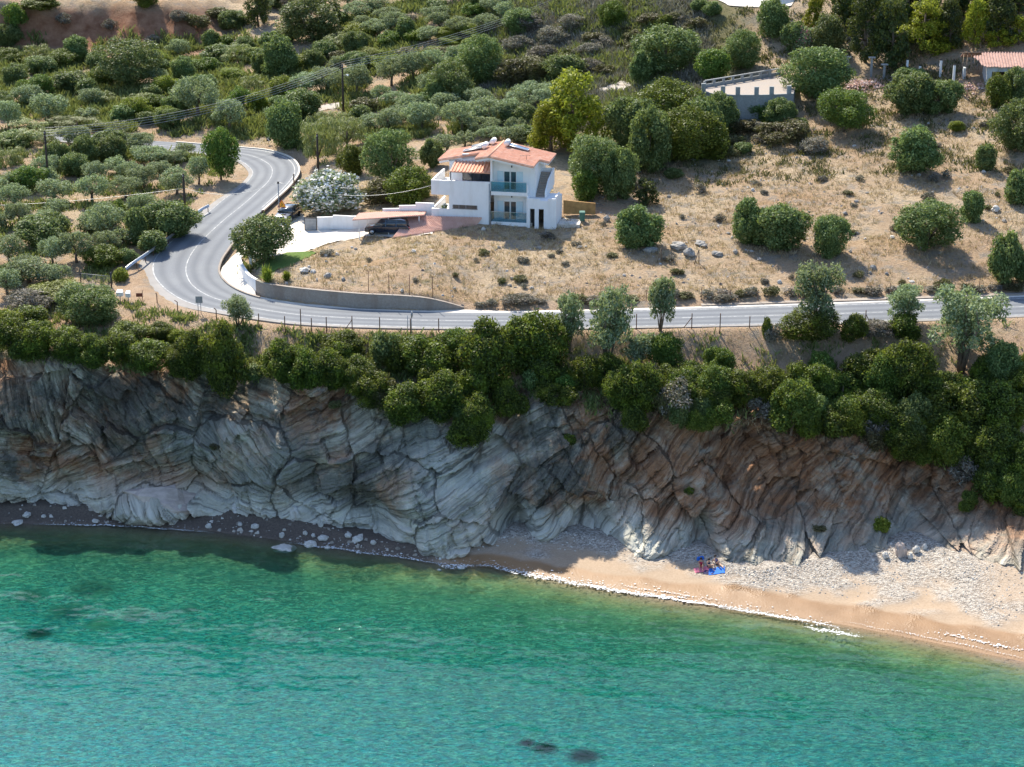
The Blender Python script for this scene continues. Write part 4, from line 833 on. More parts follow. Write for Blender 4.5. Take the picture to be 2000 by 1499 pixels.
# ---- roof slab with tile ribs: poly in (u, v), plane w = f(u, v), ribs run along 'along'
def roofmesh(poly, wf, along, thick=.14, pitch=.36, rib=.08):
    m = MB(); n = len(poly)
    m.add([(u, v, wf(u, v)) for u, v in poly] + [(u, v, wf(u, v) - thick) for u, v in poly], [tuple(range(n)), tuple(range(2 * n - 1, n - 1, -1))] + [(i, i + n, (i + 1) % n + n, (i + 1) % n) for i in range(n)])
    ax = 0 if along == 'u' else 1; lo = min(p[1 - ax] for p in poly); hi = max(p[1 - ax] for p in poly); c = lo + pitch / 2
    while c < hi:
        xs = []
        for i in range(n):
            a, b = poly[i], poly[(i + 1) % n]
            if (a[1 - ax] > c) != (b[1 - ax] > c): xs.append(a[ax] + (b[ax] - a[ax]) * (c - a[1 - ax]) / (b[1 - ax] - a[1 - ax]))
        xs.sort()
        for s0, s1 in zip(xs[::2], xs[1::2]):
            s0 -= .06; s1 += .06; k = max(2, int(abs(s1 - s0) / .8)); pr = None
            for j in range(k):
                e0 = s0 + (s1 - s0) * j / k; e1 = s0 + (s1 - s0) * (j + 1) / k; ring = []
                for e, sc in ((e0, .9), (e1, 1.08)):
                    for a in (0, 60, 120, 180):
                        o = math.cos(R(a)) * pitch * .36 * sc; z = math.sin(R(a)) * rib * 1.3 * sc + .004
                        u, v = (e, c + o) if ax == 0 else (c + o, e); ring.append((u, v, wf(u, v) + z))
                m.add(ring, [(0, 4, 5, 1), (1, 5, 6, 2), (2, 6, 7, 3), (0, 1, 2, 3), (7, 6, 5, 4)])
        c += pitch
    return m
# ---- the white house
hp = P(957, 439); HROT = R(-11)
house = empty('white_house', (hp.x, hp.y, 18.2), HROT); tag(house, 'white two-storey house with terracotta roofs, glass balconies and outside stairs', 'house')
W_ = MB(); w1 = .14
W_.box(-4.4, 0, -.8, 0, .25, 4.66); W_.box(-4.4, .25, -.8, -4.15, 5.6, 3.1); W_.box(-6.3, .0, 3.1, -4.4, .2, 4.64); W_.box(-6.3, .2, 3.1, -6.1, 5.7, 4.64)
W_.box(-6.1, .25, 3.45, 0, 2.6, 3.7); W_.box(-6.1, 2.6, 3.45, -4.9, 5.7, 3.7)
W_.box(-4.9, 2.6, 3.7, -3.5, 2.8, 6.4); W_.box(-3.5, 2.6, 3.7, -.5, 2.8, 4.1); W_.box(-3.5, 2.6, 5.1, 0, 2.8, 7.0); W_.box(-.5, 2.6, 3.7, 0, 2.8, 5.1); W_.box(-4.9, 2.8, 3.7, -4.7, 7.3, 6.35)
W_.box(-4.7, 7.1, -.8, 4.4, 7.3, 6.5)
W_.box(0, .25, 3.7, .2, 2.6, 7.2); W_.box(0, .0, -.8, .12, 1.2, .1)
# right block front wall round its two doors
for z0, z1, dz0, dz1 in ((-.8, 3.28, .5, 2.45), (3.28, 6.4, 3.72, 5.65)):
    W_.box(.2, 1.2, z0, 1.23, 1.4, z1); W_.box(2.6, 1.2, z0, 4.4, 1.4, z1); W_.box(1.23, 1.2, z0, 2.6, 1.4, dz0); W_.box(1.23, 1.2, dz1, 2.6, 1.4, z1)
W_.add([(.2, 1.2, 6.4), (4.4, 1.2, 6.4), (.2, 1.2, 7.28), (.2, 1.4, 6.4), (4.4, 1.4, 6.4), (.2, 1.4, 7.28)], [(0, 1, 2), (3, 5, 4), (1, 4, 5, 2), (0, 2, 5, 3)])
W_.box(4.4, 1.2, -.8, 4.6, 7.3, 6.42); W_.box(3.9, 0, -.8, 4.05, 1.2, 3.3); W_.box(3.9, 0, 3.3, 4.02, .12, 4.5)
# lower right wing with two openings
W_.box(4.05, -.1, -.8, 4.28, .1, 2.95); W_.box(4.78, -.1, -.8, 5.2, .1, 2.95); W_.box(5.75, -.1, -.8, 7.05, .1, 2.95); W_.box(4.28, -.1, 2.05, 4.78, .1, 2.95); W_.box(5.2, -.1, 2.05, 5.75, .1, 2.95)
W_.box(6.85, .1, -.8, 7.05, 3.6, 2.95); W_.box(4.05, .1, 2.78, 6.85, 3.6, 2.95); W_.box(4.6, 3.4, -.8, 6.85, 3.6, 2.78); W_.box(4.05, -.1, 2.95, 5.3, .06, 3.15); W_.box(6.2, -.1, 2.95, 7.05, .06, 3.2); W_.box(6.9, .06, 2.95, 7.05, 2.2, 3.42)
W_.build('wall', M['white'], house)
lp = MB(); lp.box(-6.3, 0, -.6, -4.4, .18, 1.58); lp.box(-6.3, .18, -.6, -6.12, 6, 1.58); lp.box(-6.12, .18, .4, -4.4, 6, .7); lp.build('lower_terrace', M['white'], house)
rf = lambda u, v: 7.47 - .2 * abs(u)
r1 = roofmesh([(0, -.4), (0, 7.5), (-6.1, 7.5), (-6.1, 2.5), (-1.5, 2.5), (-1.5, -.4)], rf, 'u'); r1.build('roof', M['tile'], house)
r2 = roofmesh([(.0, -.4), (4.65, -.4), (4.65, 3.2), (5.7, 3.2), (5.7, 7.5), (.0, 7.5)], rf, 'u'); rr = r2.build('roof', M['tile'], house)
MB().tube([(0, -.5, 7.5), (0, 7.6, 7.5)], .11, 8).build('ridge_tiles', M['tile'], rr)
sf = MB()
for poly in ([(-.02, -.3), (-.02, 7.4), (-6.0, 7.4), (-6.0, 2.6), (-1.4, 2.6), (-1.4, -.3)], [(.02, -.3), (4.55, -.3), (4.55, 3.3), (5.6, 3.3), (5.6, 7.4), (.02, 7.4)]):
    n = len(poly); sf.add([(u, v, rf(u, v) - .145) for u, v in poly] + [(u, v, rf(u, v) - .36) for u, v in poly], [tuple(range(n)), tuple(range(2 * n - 1, n - 1, -1))] + [(i, i + n, (i + 1) % n + n, (i + 1) % n) for i in range(n)])
sf.build('eaves', M['whitetrim'], house)
pf = lambda u, v: 5.62 + (v - .2) * .24
pc = roofmesh([(-4.35, .15), (-.02, .15), (-.02, 2.55), (-4.2, 2.55)], pf, 'v', .1).build('porch_roof', M['tile'], house)
MB().tube([(-4.25, .3, 3.7), (-4.25, .3, 5.6)], .06, 6).build('post', M['dark'], pc)
wn = empty('window'); wn.parent = house
MB().box(-3.5, 2.68, 4.1, -.5, 2.72, 5.1).build('pane', M['glass'], wn); f = MB()
for u in (-3.5, -2.5, -1.5, -.56): f.box(u, 2.6, 4.1, u + .06, 2.67, 5.1)
f.box(-3.5, 2.6, 5.04, -.5, 2.67, 5.1); f.build('frame', M['dark'], wn)
wn = empty('window'); wn.parent = house; wn['label'] = 'long narrow slit window in the lower wall'
MB().box(-4.0, -.012, 1.7, -1.35, .0, 2.1).build('pane', M['glass'], wn); f = MB()
for u in (-4.0, -3.35, -2.6, -1.4): f.box(u, -.03, 1.7, u + .05, -.012, 2.1)
f.box(-4.05, -.04, 1.64, -1.3, -.012, 1.7); f.build('frame', M['galv'], wn)
for z0, zt in ((.5, 2.45), (3.72, 5.65)):
    d = empty('balcony_door'); d.parent = house
    MB().box(1.23, 1.3, z0, 2.6, 1.33, zt).build('pane', M['glass'], d); f = MB()
    for u in (1.23, 1.86, 1.94, 2.54): f.box(u, 1.22, z0, u + .06, 1.29, zt)
    f.box(1.23, 1.22, zt - .06, 2.6, 1.29, zt); f.build('frame', M['whitetrim'], d); c = MB(); c.box(1.9, 1.34, z0, 2.1, 1.36, zt); c.box(1.3, 1.34, z0, 1.42, 1.36, zt); c.build('curtain', M['paintwhite'], d)
    for u0, u1 in ((.58, 1.2), (2.63, 3.3)):
        s = MB(); s.box(u0, 1.14, z0, u1, 1.18, zt)
        for k in range(14): zz = z0 + .1 + k * (zt - z0 - .2) / 13; s.box(u0 + .06, 1.12, zz, u1 - .06, 1.14, zz + .05)
        s.build('shutter', M['shutter'], house)
    b = MB(); b.box(.121, -.0, z0 - .42, 3.9, 1.2, z0 - .02); bo = b.build('balcony', M['white'], house)
    MB().box(.14, .03, z0 - .02, 3.88, .05, z0 + 1.02).build('glass_panel', M['pane'], bo); h_ = MB(); h_.box(.12, .02, z0 + 1.02, 3.9, .07, z0 + 1.06)
    for u in (.14, 1.4, 2.65, 3.84): h_.box(u, .055, z0 - .02, u + .04, .09, z0 + 1.02)
    h_.build('handrail', M['steel'], bo)
    MB().box(2.05, 1.10, zt + .42, 2.17, 1.19, zt + .62).build('wall_lamp', M['dark'], house)
st = MB()
for k in range(11): st.box(4.62, 1.4 + k * .30, 2.96, 5.6, 1.7 + k * .30, 3.12 + k * .185)
so = st.build('stairs', M['patio'], house)
sp_ = MB(); sp_.hexa([(5.6, 1.3, 2.95), (5.75, 1.3, 2.95), (5.75, 3.0, 2.95), (5.6, 3.0, 2.95)], [(5.6, 1.3, 3.6), (5.75, 1.3, 3.6), (5.75, 3.0, 4.5), (5.6, 3.0, 4.5)])
sp_.hexa([(5.6, 3.0, 2.95), (5.75, 3.0, 2.95), (5.95, 5.2, 3.6), (5.8, 5.2, 3.6)], [(5.6, 3.0, 4.5), (5.75, 3.0, 4.5), (5.95, 5.2, 5.35), (5.8, 5.2, 5.35)]); sp_.box(4.6, 5.15, 3.0, 5.8, 5.3, 5.3); sp_.build('parapet', M['white'], so)
MB().tube([(-.06, -.05, -.5), (-.06, -.05, 4.5)], .045, 6).build('drainpipe', M['galv'], house)
MB().box(4.3, .6, -.5, 4.76, .65, 2.05).build('inner_door', M['dark'], house); MB().box(4.1, 2.2, -.5, 6.8, 2.3, 2.7).build('inner_wall', M['wood'], house)
def onhouse(u, v, w_): return house.matrix_world @ Vector((u, v, w_))
bpy.context.view_layer.update()
HM = Matrix.Translation(house.location) @ Matrix.Rotation(HROT, 4, 'Z')
for i, (u, v, sgn, lab) in enumerate(((.75, 5.6, 1, 'solar water heater with white tank on the right roof slope'), (-.9, 6.3, -1, 'rear solar water heater on the left roof slope'), (-1.4, 4.4, -1, 'front solar water heater on the left roof slope'))):
    q = HM @ Vector((u, v, rf(u, v) + .08)); t = empty('solar_water_heater', q, HROT); tag(t, lab, 'solar heater', 'solar water heaters on the house roof')
    m = MB(); m.tube([(0, -.65, .38), (0, .65, .38)], .27, 14); m.build('tank', M['paintwhite'], t)
    m = MB(); s = sgn; m.hexa([(s * .25, -.5, .12), (s * 2.3, -.5, -.38), (s * 2.3, .5, -.38), (s * .25, .5, .12)], [(s * .25, -.5, .2), (s * 2.3, -.5, -.3), (s * 2.3, .5, -.3), (s * .25, .5, .2)]); m.build('panel', M['solar'], t)
    m = MB()
    for y in (-.5, .5): m.tube([(s * .2, y, .21), (s * 2.32, y, -.29)], .035, 4)
    m.tube([(s * .2, -.5, .21), (s * .2, .5, .21)], .035, 4); m.tube([(s * 2.32, -.5, -.29), (s * 2.32, .5, -.29)], .035, 4)
    for y in (-.45, .45): m.tube([(0, y, -.05), (0, y, .2)], .03, 4)
    m.build('frame', M['steel'], t)
m = MB(); m.tube([(0, 0, 0), (0, 0, .5)], .02, 4); m.tube([(-.7, 0, .48), (.4, 0, .5)], .015, 4)
for k in range(4): m.tube([(-.6 + k * .3, -.25, .49), (-.6 + k * .3, .25, .49)], .012, 4)
q = HM @ Vector((3.6, 1.6, rf(3.6, 0) + .05)); tag(m.build('roof_aerial', M['dark'], None, loc=q), 'small dark television aerial on the front right roof slope', 'aerial')
for k, (u, v, c) in enumerate(((-5.2, 1.4, 'patio'), (-4.9, .9, 'white'))):   # terrace furniture
    m = MB(); m.box(-.35, -.35, .4, .35, .35, .45)
    for a in (-.3, .3):
        for b in (-.3, .3): m.box(a - .03, b - .03, 0, a + .03, b + .03, .4)
    tag(m.build('terrace_table', M['whitetrim'], None, loc=HM @ Vector((u, v, 3.71 if k == 0 else .71))), ['small white table on the upper left terrace', 'small white table on the lower left terrace'][k], 'table')
fp = HM @ Vector((-5.3, 1.6, .71)); t = empty('potted_plant', fp); tag(t, 'potted flowering plant on the lower left terrace', 'potted plant'); MB().tube([(0, 0, 0), (0, 0, .35)], [.15, .2], 10).build('pot', M['tile'], t)
V, F, rn = leafcloud([(0, 0, .6, .28), (.1, .1, .8, .18)], 260, .09); mesh_np('foliage', V, F, M['bright'], t, attrs=[('rnd', 'FACE', rn)]); V, F, rn = leafcloud([(0, 0, .65, .3), (.1, .1, .85, .2)], 60, .09); mesh_np('flowers', V, F, M['flower'], t, attrs=[('rnd', 'FACE', rn)])
# ground slab and patio right of the house
def slabpx(name, pts, z0, z1, mat, **kw):
    m = MB(); m.prism([(p.x, p.y) for p in pts], z0, z1); return m.build(name, mat)
pts = [HM @ Vector(p) for p in ((7.1, .6, 0), (9.4, .9, 0), (9.2, 3.2, 0), (7.1, 3.4, 0))]; tag(slabpx('patio', pts, 17.6, 18.55, M['apron']), kind='structure')
t = tag(MB().hexa([(0, 0, 0), (3.4, -.2, 0), (3.4, .0, 0), (0, .2, 0)], [(0, 0, 1.5), (3.4, -.2, 1.2), (3.4, 0, 1.2), (0, .2, 1.5)]).build('brown_garden_wall', plain('ochre_wall', (.42, .24, .09), .9, 0, .25, 2), None, loc=HM @ Vector((7.1, 4.2, .6))), 'ochre brown garden wall right of the house stairs', 'garden wall')
def bin_(p, mat, lab):
    t = empty('wheelie_bin', p); tag(t, lab, 'bin'); MB().hexa([(-.22, -.22, .06), (.22, -.22, .06), (.22, .22, .06), (-.22, .22, .06)], [(-.3, -.3, .95), (.3, -.3, .95), (.3, .3, .95), (-.3, .3, .95)]).build('body', mat, t)
    MB().hexa([(-.32, -.33, .96), (.32, -.33, .96), (.32, .33, .96), (-.32, .33, .96)], [(-.28, -.25, 1.04), (.28, -.25, 1.04), (.28, .3, 1.1), (-.28, .3, 1.1)]).build('lid', mat, t)
    for s in (-.25, .25): MB().tube([(s - .03, .22, .08), (s + .03, .22, .08)], .09, 10).build('wheel', M['tyre'], t)
bin_(P(1137, 433), plain('bin_green', (.05, .16, .12), .5), 'dark green bin under the small tree right of the house')
# small drop of white limewashed rock beside the house
# ---- canopies
def quadroof(name, c, mat, lab, cat, nrib, thick=.1, posts=None, parent=None):
    """c: four world corners, front-left, front-right, back-right, back-left"""
    o = empty(name, c[0]); tag(o, lab, cat); c = [Vector(x) - Vector(c[0]) for x in c]; m = MB(); dn = Vector((0, 0, -thick)); m.hexa([x + dn for x in c], c)
    for k in range(nrib):
        t = (k + .5) / nrib; a = c[0].lerp(c[1], t); b = c[3].lerp(c[2], t); s = (c[1] - c[0]) / nrib * .3; up = Vector((0, 0, .06)); a = a - (b - a) * .01
        m.add([a - s, a - s * .5 + up, a + s * .5 + up, a + s, b - s, b - s * .5 + up, b + s * .5 + up, b + s], [(0, 1, 5, 4), (1, 2, 6, 5), (2, 3, 7, 6), (0, 3, 2, 1)])
    m.build('roof', mat, o); m = MB()
    for (x, y, z0, z1) in posts or []: MB().box(x - .05, y - .05, z0, x + .05, y + .05, z1).build('post', M['paintwhite'], o)
    return o
gA = P(700, 470); Yc = gA.y
A = at_y(688, 429.5, Yc); B = at_y(828, 420, Yc + 2.6); C_ = at_y(836, 409, Yc + 6.2); D_ = at_y(701, 417, Yc + 3.6)
pl = []
for px, fr in ((700, .09), (756, .5), (820, .93)):
    q = Vector(A).lerp(Vector(B), fr); g = G(q.x, q.y + .1); pl.append((q.x - A[0], q.y + .1 - A[1], g - A[2] - .2, q.z - A[2] - .12))
for fr in (.12, .97):
    q = Vector(D_).lerp(Vector(C_), fr); g = G(q.x, q.y - .1); pl.append((q.x - A[0], q.y - .2 - A[1], g - A[2] - .2, q.z - A[2] - .12))
quadroof('carport', (A, B, C_, D_), M['tilepink'], 'long carport with a flat pinkish tiled roof along the white wall', 'carport', 34, posts=pl)
gB = P(767, 467); A = at_y(767, 464, gB.y); B = at_y(929, 440, gB.y + 3.4); Yh = hp.y + .9; C_ = at_y(941, 425.5, Yh - 1.0); D_ = at_y(800, 421.5, gB.y + 4.6)
gar = quadroof('garage', (A, B, C_, D_), M['tilepink'], 'low garage with a large sloping pink tiled roof in front of the house', 'garage', 44, .14)
m = MB(); a, b = Vector((0, 0, 0)), Vector(B) - Vector(A); m.hexa([a + Vector((.3, .15, -1.5)), b + Vector((-.2, .15, -1.2)), b + Vector((-.2, .35, -1.2)), a + Vector((.3, .35, -1.5))], [a + Vector((.3, .15, -.15)), b + Vector((-.2, .15, -.15)), b + Vector((-.2, .35, -.15)), a + Vector((.3, .35, -.15))]); m.build('wall', M['white'], gar)
# ---- stepped white wall with its grey gate panel
wall = empty('white_boundary_wall', P(620, 450)); tag(wall, 'long white boundary wall stepping up behind the carport', 'wall'); w0 = wall.location.copy()
bx = [620, 651, 690, 748, 780, 812, 848]; by = [450, 449, 448, 441, 437, 433, 431]; ty = [425.5, 423, 423, 409, 403, 398]; wv = MB(); cp_ = MB()
bp = [P(x, y) for x, y in zip(bx, by)]
for i in range(6):
    a, b = bp[i], bp[i + 1]; zt = (at_y(bx[i], ty[i], a.y)[2] + at_y(bx[i + 1], ty[i], b.y)[2]) / 2; n = Vector((-(b.y - a.y), b.x - a.x, 0)).normalized() * .2; zb = min(a.z, b.z) - .4
    P4 = lambda z, e=0: [Vector((a.x, a.y, z)) - w0 - n * e, Vector((b.x, b.y, z)) - w0 - n * e, Vector((b.x, b.y, z)) - w0 + n * (1 + e), Vector((a.x, a.y, z)) - w0 + n * (1 + e)]
    wv.hexa(P4(zb), P4(zt)); cp_.hexa(P4(zt + .002, .15), P4(zt + .06, .15))
wv.build('wall', M['white'], wall); cp_.build('coping', M['whitetrim'], wall)
a, b = P(595, 451), P(619, 450.5); gt = empty('sliding_gate', a); tag(gt, 'grey metal sliding gate at the left end of the white wall', 'gate'); L = b - a; ang = math.atan2(L.y, L.x); gt.rotation_euler.z = ang
MB().box(.06, 0, .05, L.length - .06, .04, 1.35).build('panel', M['galv'], gt); f = MB(); f.box(0, -.03, 0, .06, .07, 1.45); f.box(L.length - .06, -.03, 0, L.length, .07, 1.45); f.box(.06, -.02, 1.35, L.length - .06, .06, 1.42); f.build('frame', M['dark'], gt)
# ---- long wall beside the road: white curved part, then grey
def pathwall(name, pts, mat, lab, th=.28, cope=None, cat='wall'):
    """pts: (px, py_base, height)"""
    P3 = [P(x, y) for x, y, h in pts]; o = empty(name, P3[0]); tag(o, lab, cat); o0 = P3[0]; xs = catmull([(p.x, p.y, p.z, pts[i][2]) for i, p in enumerate(P3)], 5); m = MB(); c = MB()
    for i in range(len(xs) - 1):
        a, b = xs[i], xs[i + 1]; d = np.array([-(b[1] - a[1]), b[0] - a[0]]); d = d / np.linalg.norm(d) * th
        def ring(z0, z1, e=0.): return [Vector((a[0] - d[0] * e, a[1] - d[1] * e, z0)) - o0, Vector((b[0] - d[0] * e, b[1] - d[1] * e, z1)) - o0, Vector((b[0] + d[0] * (1 + e), b[1] + d[1] * (1 + e), z1)) - o0, Vector((a[0] + d[0] * (1 + e), a[1] + d[1] * (1 + e), z0)) - o0]
        m.hexa(ring(a[2] - .5, b[2] - .5), ring(a[2] + a[3], b[2] + b[3])); c.hexa(ring(a[2] + a[3] + .002, b[2] + b[3] + .002, .12), ring(a[2] + a[3] + .05, b[2] + b[3] + .05, .12))
    m.build('wall', mat, o); c.build('coping', cope or mat, o); return o
pathwall('white_roadside_wall', [(468, 506, .5), (466, 522, .8), (474, 542, 1.0), (486, 559, 1.1), (500, 570, 1.2)], M['white'], 'short curved white wall beside the pavement in the bend', .25, M['whitetrim'])
pathwall('grey_retaining_wall', [(500, 570, 1.15), (514, 577, 1.2), (530, 581, 1.25), (600, 591, 1.3), (700, 600, 1.3), (780, 604, 1.3), (830, 605.5, 1.15), (870, 605, .7), (906, 603.5, .1)], M['wallc'], 'long grey concrete retaining wall below the dry field', .28, M['wallc'])
for i, (x, yb, yt) in enumerate(((483, 500, 486), (497, 516, 502), (490, 522, 508))):
    p = P(x, yb); t = empty('white_gatepost', p); tag(t, ['tallest white gatepost behind the curved wall', 'white post left of the spiky plant', 'low white post at the curved wall end'][i], 'post', 'white posts behind the curved wall'); MB().box(-.14, -.14, -.2, .14, .14, (yb - yt) / 19.5 + .4).build('shaft', M['white'], t); MB().box(-.18, -.18, (yb - yt) / 19.5 + .4, .18, .18, (yb - yt) / 19.5 + .48).build('cap', M['whitetrim'], t)
# ---- cars
def car(p, yaw, L, Wd, Ht, paint, lab, suv):
    o = empty('parked_car', p, yaw); tag(o, lab, 'car'); hw = Wd / 2; r = .33
    prof = [(-L / 2, .45), (-L / 2 + .05, .78), (-L / 2 + .95 if not suv else -L / 2 + .95, .93), (-L / 2 + 1.65, Ht - .08), (-L / 2 + 2.1, Ht), (L / 2 - 1.0, Ht - .02), (L / 2 - .25 if suv else L / 2 - .5, Ht - .25), (L / 2 - .05, .95), (L / 2, .5), (L / 2 - .05, .28), (-L / 2 + .1, .26)]
    def loft(prof, widths):
        m = MB(); n = len(prof); vs = []
        for s in (-1, 1):
            for (x, z), w_ in zip(prof, widths): vs.append((x, s * w_, z))
        m.add(vs, [tuple(range(n))[::-1], tuple(range(n, 2 * n))] + [(i, (i + 1) % n, (i + 1) % n + n, i + n) for i in range(n)], True); return m
    low = [(-L / 2, .40), (-L / 2 + .04, .72), (-L / 2 + 1.0, .90), (L / 2 - .3, .98), (L / 2 - .03, .85), (L / 2, .45), (L / 2 - .08, .26), (-L / 2 + .1, .26)]
    loft(low, [hw * .9, hw * .92, hw, hw, hw * .93, hw * .92, hw * .9, hw * .88]).build('body', paint, o, .05)
    cab = [(-L / 2 + .95, .90), (-L / 2 + 1.72, Ht - .10), (L / 2 - (.55 if suv else .8), Ht - .12), (L / 2 - .22, .97)]
    loft(cab, [hw * .93, hw * .76, hw * .76, hw * .9]).build('windows', M['glass'], o)
    rf_ = [(-L / 2 + 1.66, Ht - .12), (-L / 2 + 1.95, Ht - .01), (L / 2 - .95, Ht), (L / 2 - .5, Ht - .13)]; loft(rf_, [hw * .77] * 4).build('roof', paint, o, .03)
    pl_ = MB()
    for x in (-.15, .95):
        for s in (-1, 1): pl_.hexa([(x, s * hw * .955, .95), (x + .09, s * hw * .955, .95), (x + .09, s * hw * .925, .95), (x, s * hw * .925, .95)], [(x, s * hw * .79, Ht - .1), (x + .09, s * hw * .79, Ht - .1), (x + .09, s * hw * .76, Ht - .1), (x, s * hw * .76, Ht - .1)])
    pl_.build('pillars', paint, o)
    for x in (-L / 2 + .82, L / 2 - .78):
        for s in (-1, 1):
            w_ = MB().tube([(x, s * (hw - .2), r), (x, s * (hw + .01), r)], r, 18).build('wheel', M['tyre'], o); MB().tube([(x, s * (hw + .011), r), (x, s * (hw + .03), r)], r * .62, 12).build('rim', M['steel'], w_)
    for s in (-1, 1):
        MB().box(-L / 2 - .01, s * hw * .62 - .17, .58, -L / 2 + .09, s * hw * .62 + .17, .72).build('headlight', M['lamp'], o, .02); MB().box(L / 2 - .08, s * hw * .72 - .1, .68, L / 2 + .01, s * hw * .72 + .1, .86).build('tail_light', M['signred'], o, .02); MB().box(-.62, s * (hw + .0), .9, -.5, s * (hw + .18), 1.02).build('mirror', paint, o, .02)
    return o
car(P(564, 428), R(72), 4.1, 1.72, 1.46, M['cardark'], 'dark grey hatchback parked on the pale drive beside the warning sign', False)
p = P(757, 461); car(p + Vector((0, 1.0, .02)), R(-6), 4.75, 1.85, 1.68, M['carblue'], 'dark blue SUV parked in the shade under the carport', True)
# ---- signs
def stick(o, x, y, h, mat, r=.035, name='post'): return MB().tube([(x, y, -.3), (x, y, h)], r, 6).build(name, mat, o)
p = P(551.5, 431); o = empty('warning_sign', p); tag(o, 'orange triangular warning sign on a thin post beside the parked hatchback', 'road sign'); stick(o, 0, .05, 2.2, M['galv'])
def tri(s, z, y0, y1): return MB().add([(-s, y0, z), (s, y0, z), (0, y0, z + s * 1.73), (-s, y1, z), (s, y1, z), (0, y1, z + s * 1.73)], [(0, 1, 2), (5, 4, 3), (0, 3, 4, 1), (1, 4, 5, 2), (2, 5, 3, 0)])
bd = tri(.50, 1.45, 0, .02).build('board', M['signred'], o); tri(.40, 1.505, -.006, -.001).build('face', M['orange'], bd)
f = MB(); f.add([(-.06, -.01, 1.60), (0, -.01, 1.60), (.10, -.01, 1.78), (-.02, -.01, 1.98), (-.07, -.01, 1.96), (.02, -.01, 1.79)], [(0, 1, 2, 5), (5, 2, 3, 4)]); f.build('bend_symbol', M['dark'], bd)
o = empty('tall_marker_pole', P(546, 432)); tag(o, 'thin tall grey pole carrying the roadside cable by the warning sign', 'pole'); stick(o, 0, 0, 4.3, M['galv'], .06, 'shaft'); MB().box(-.1, -.06, 4.1, .1, .06, 4.35).build('bracket', M['dark'], o)
o = empty('wooden_pole', P(574.5, 372)); tag(o, 'short dark cable pole at the edge of the road left of the oleander', 'pole'); stick(o, 0, 0, 1.9, M['wood'], .08, 'shaft')
o = empty('square_road_sign', P(390, 613)); tag(o, 'square road sign seen from its grey back on two posts in the bend', 'road sign'); stick(o, -.13, .05, 1.4, M['galv']); stick(o, .13, .05, 1.4, M['galv']); MB().box(-.33, 0, 1.05, .33, .03, 1.72).build('board', M['galv'], o)
o = empty('round_road_sign', P(805, 650), R(78)); tag(o, 'round road sign turned edge-on on a pair of posts beside the straight road', 'road sign'); stick(o, 0, .06, 1.75, M['galv']); stick(o, .1, .45, 1.6, M['galv'])
MB().tube([(0, -.02, 1.75), (0, .02, 1.75)], .33, 20).build('board', M['galv'], o)
o = empty('chevron_sign', P(525, 283)); tag(o, 'small black and white arrow sign at the far curve of the road', 'road sign'); stick(o, 0, .05, .8, M['galv']); b = MB().box(-.28, 0, .45, .28, .03, 1.05).build('board', M['dark'], o); MB().add([(.2, -.01, .47), (.05, -.01, .47), (-.2, -.01, .75), (.05, -.01, 1.03), (.2, -.01, 1.03), (-.05, -.01, .75)], [(0, 1, 2, 5), (5, 2, 3, 4)]).build('arrow', M['paintwhite'], b)
o = empty('brown_sign', P(279, 592)); tag(o, 'small brown sign board on a post near the letterboxes', 'sign'); stick(o, 0, .04, 1.25, M['rust']); MB().box(-.62, 0, .62, .0, .03, .98).build('board', M['brownsign'], o)
for i, (x, y, s, l) in enumerate(((235, 588, .55, 'larger white letterbox on a stand by the gate'), (251, 590, .40, 'smaller white letterbox between gate and brown sign'))):
    o = empty('letterbox', P(x, y)); tag(o, l, 'letterbox', 'white letterboxes by the gate'); stick(o, 0, 0, .6, M['galv'], .05); MB().hexa([(-s * .6, -.2, .5), (s * .6, -.2, .5), (s * .6, .2, .5), (-s * .6, .2, .5)], [(-s * .6, -.2, .9), (s * .6, -.2, .9), (s * .5, .2, 1.1), (-s * .5, .2, 1.1)]).build('box', M['paintwhite'], o)
# gate
a, b = P(158, 556), P(218, 562); o = empty('field_gate', a); tag(o, 'open-mesh metal gate into the olive grove left of the bend', 'gate'); L = b - a; ang = math.atan2(L.y, L.x); o.rotation_euler.z = ang; n = L.length
stick(o, 0, 0, 1.5, M['dark'], .05); stick(o, n, 0, 1.55, M['dark'], .07); f = MB(); f.tube([(.05, 0, 1.15), (n - .08, 0, 1.15)], .03, 5); f.tube([(.05, 0, .15), (n - .08, 0, .15)], .03, 5); f.build('frame', M['galv'], o); f = MB()
for k in range(26): f.tube([(.1 + k * (n - .2) / 25, 0, .15), (.1 + k * (n - .2) / 25, 0, 1.15)], .012, 4)
f.build('bars', M['galv'], o)
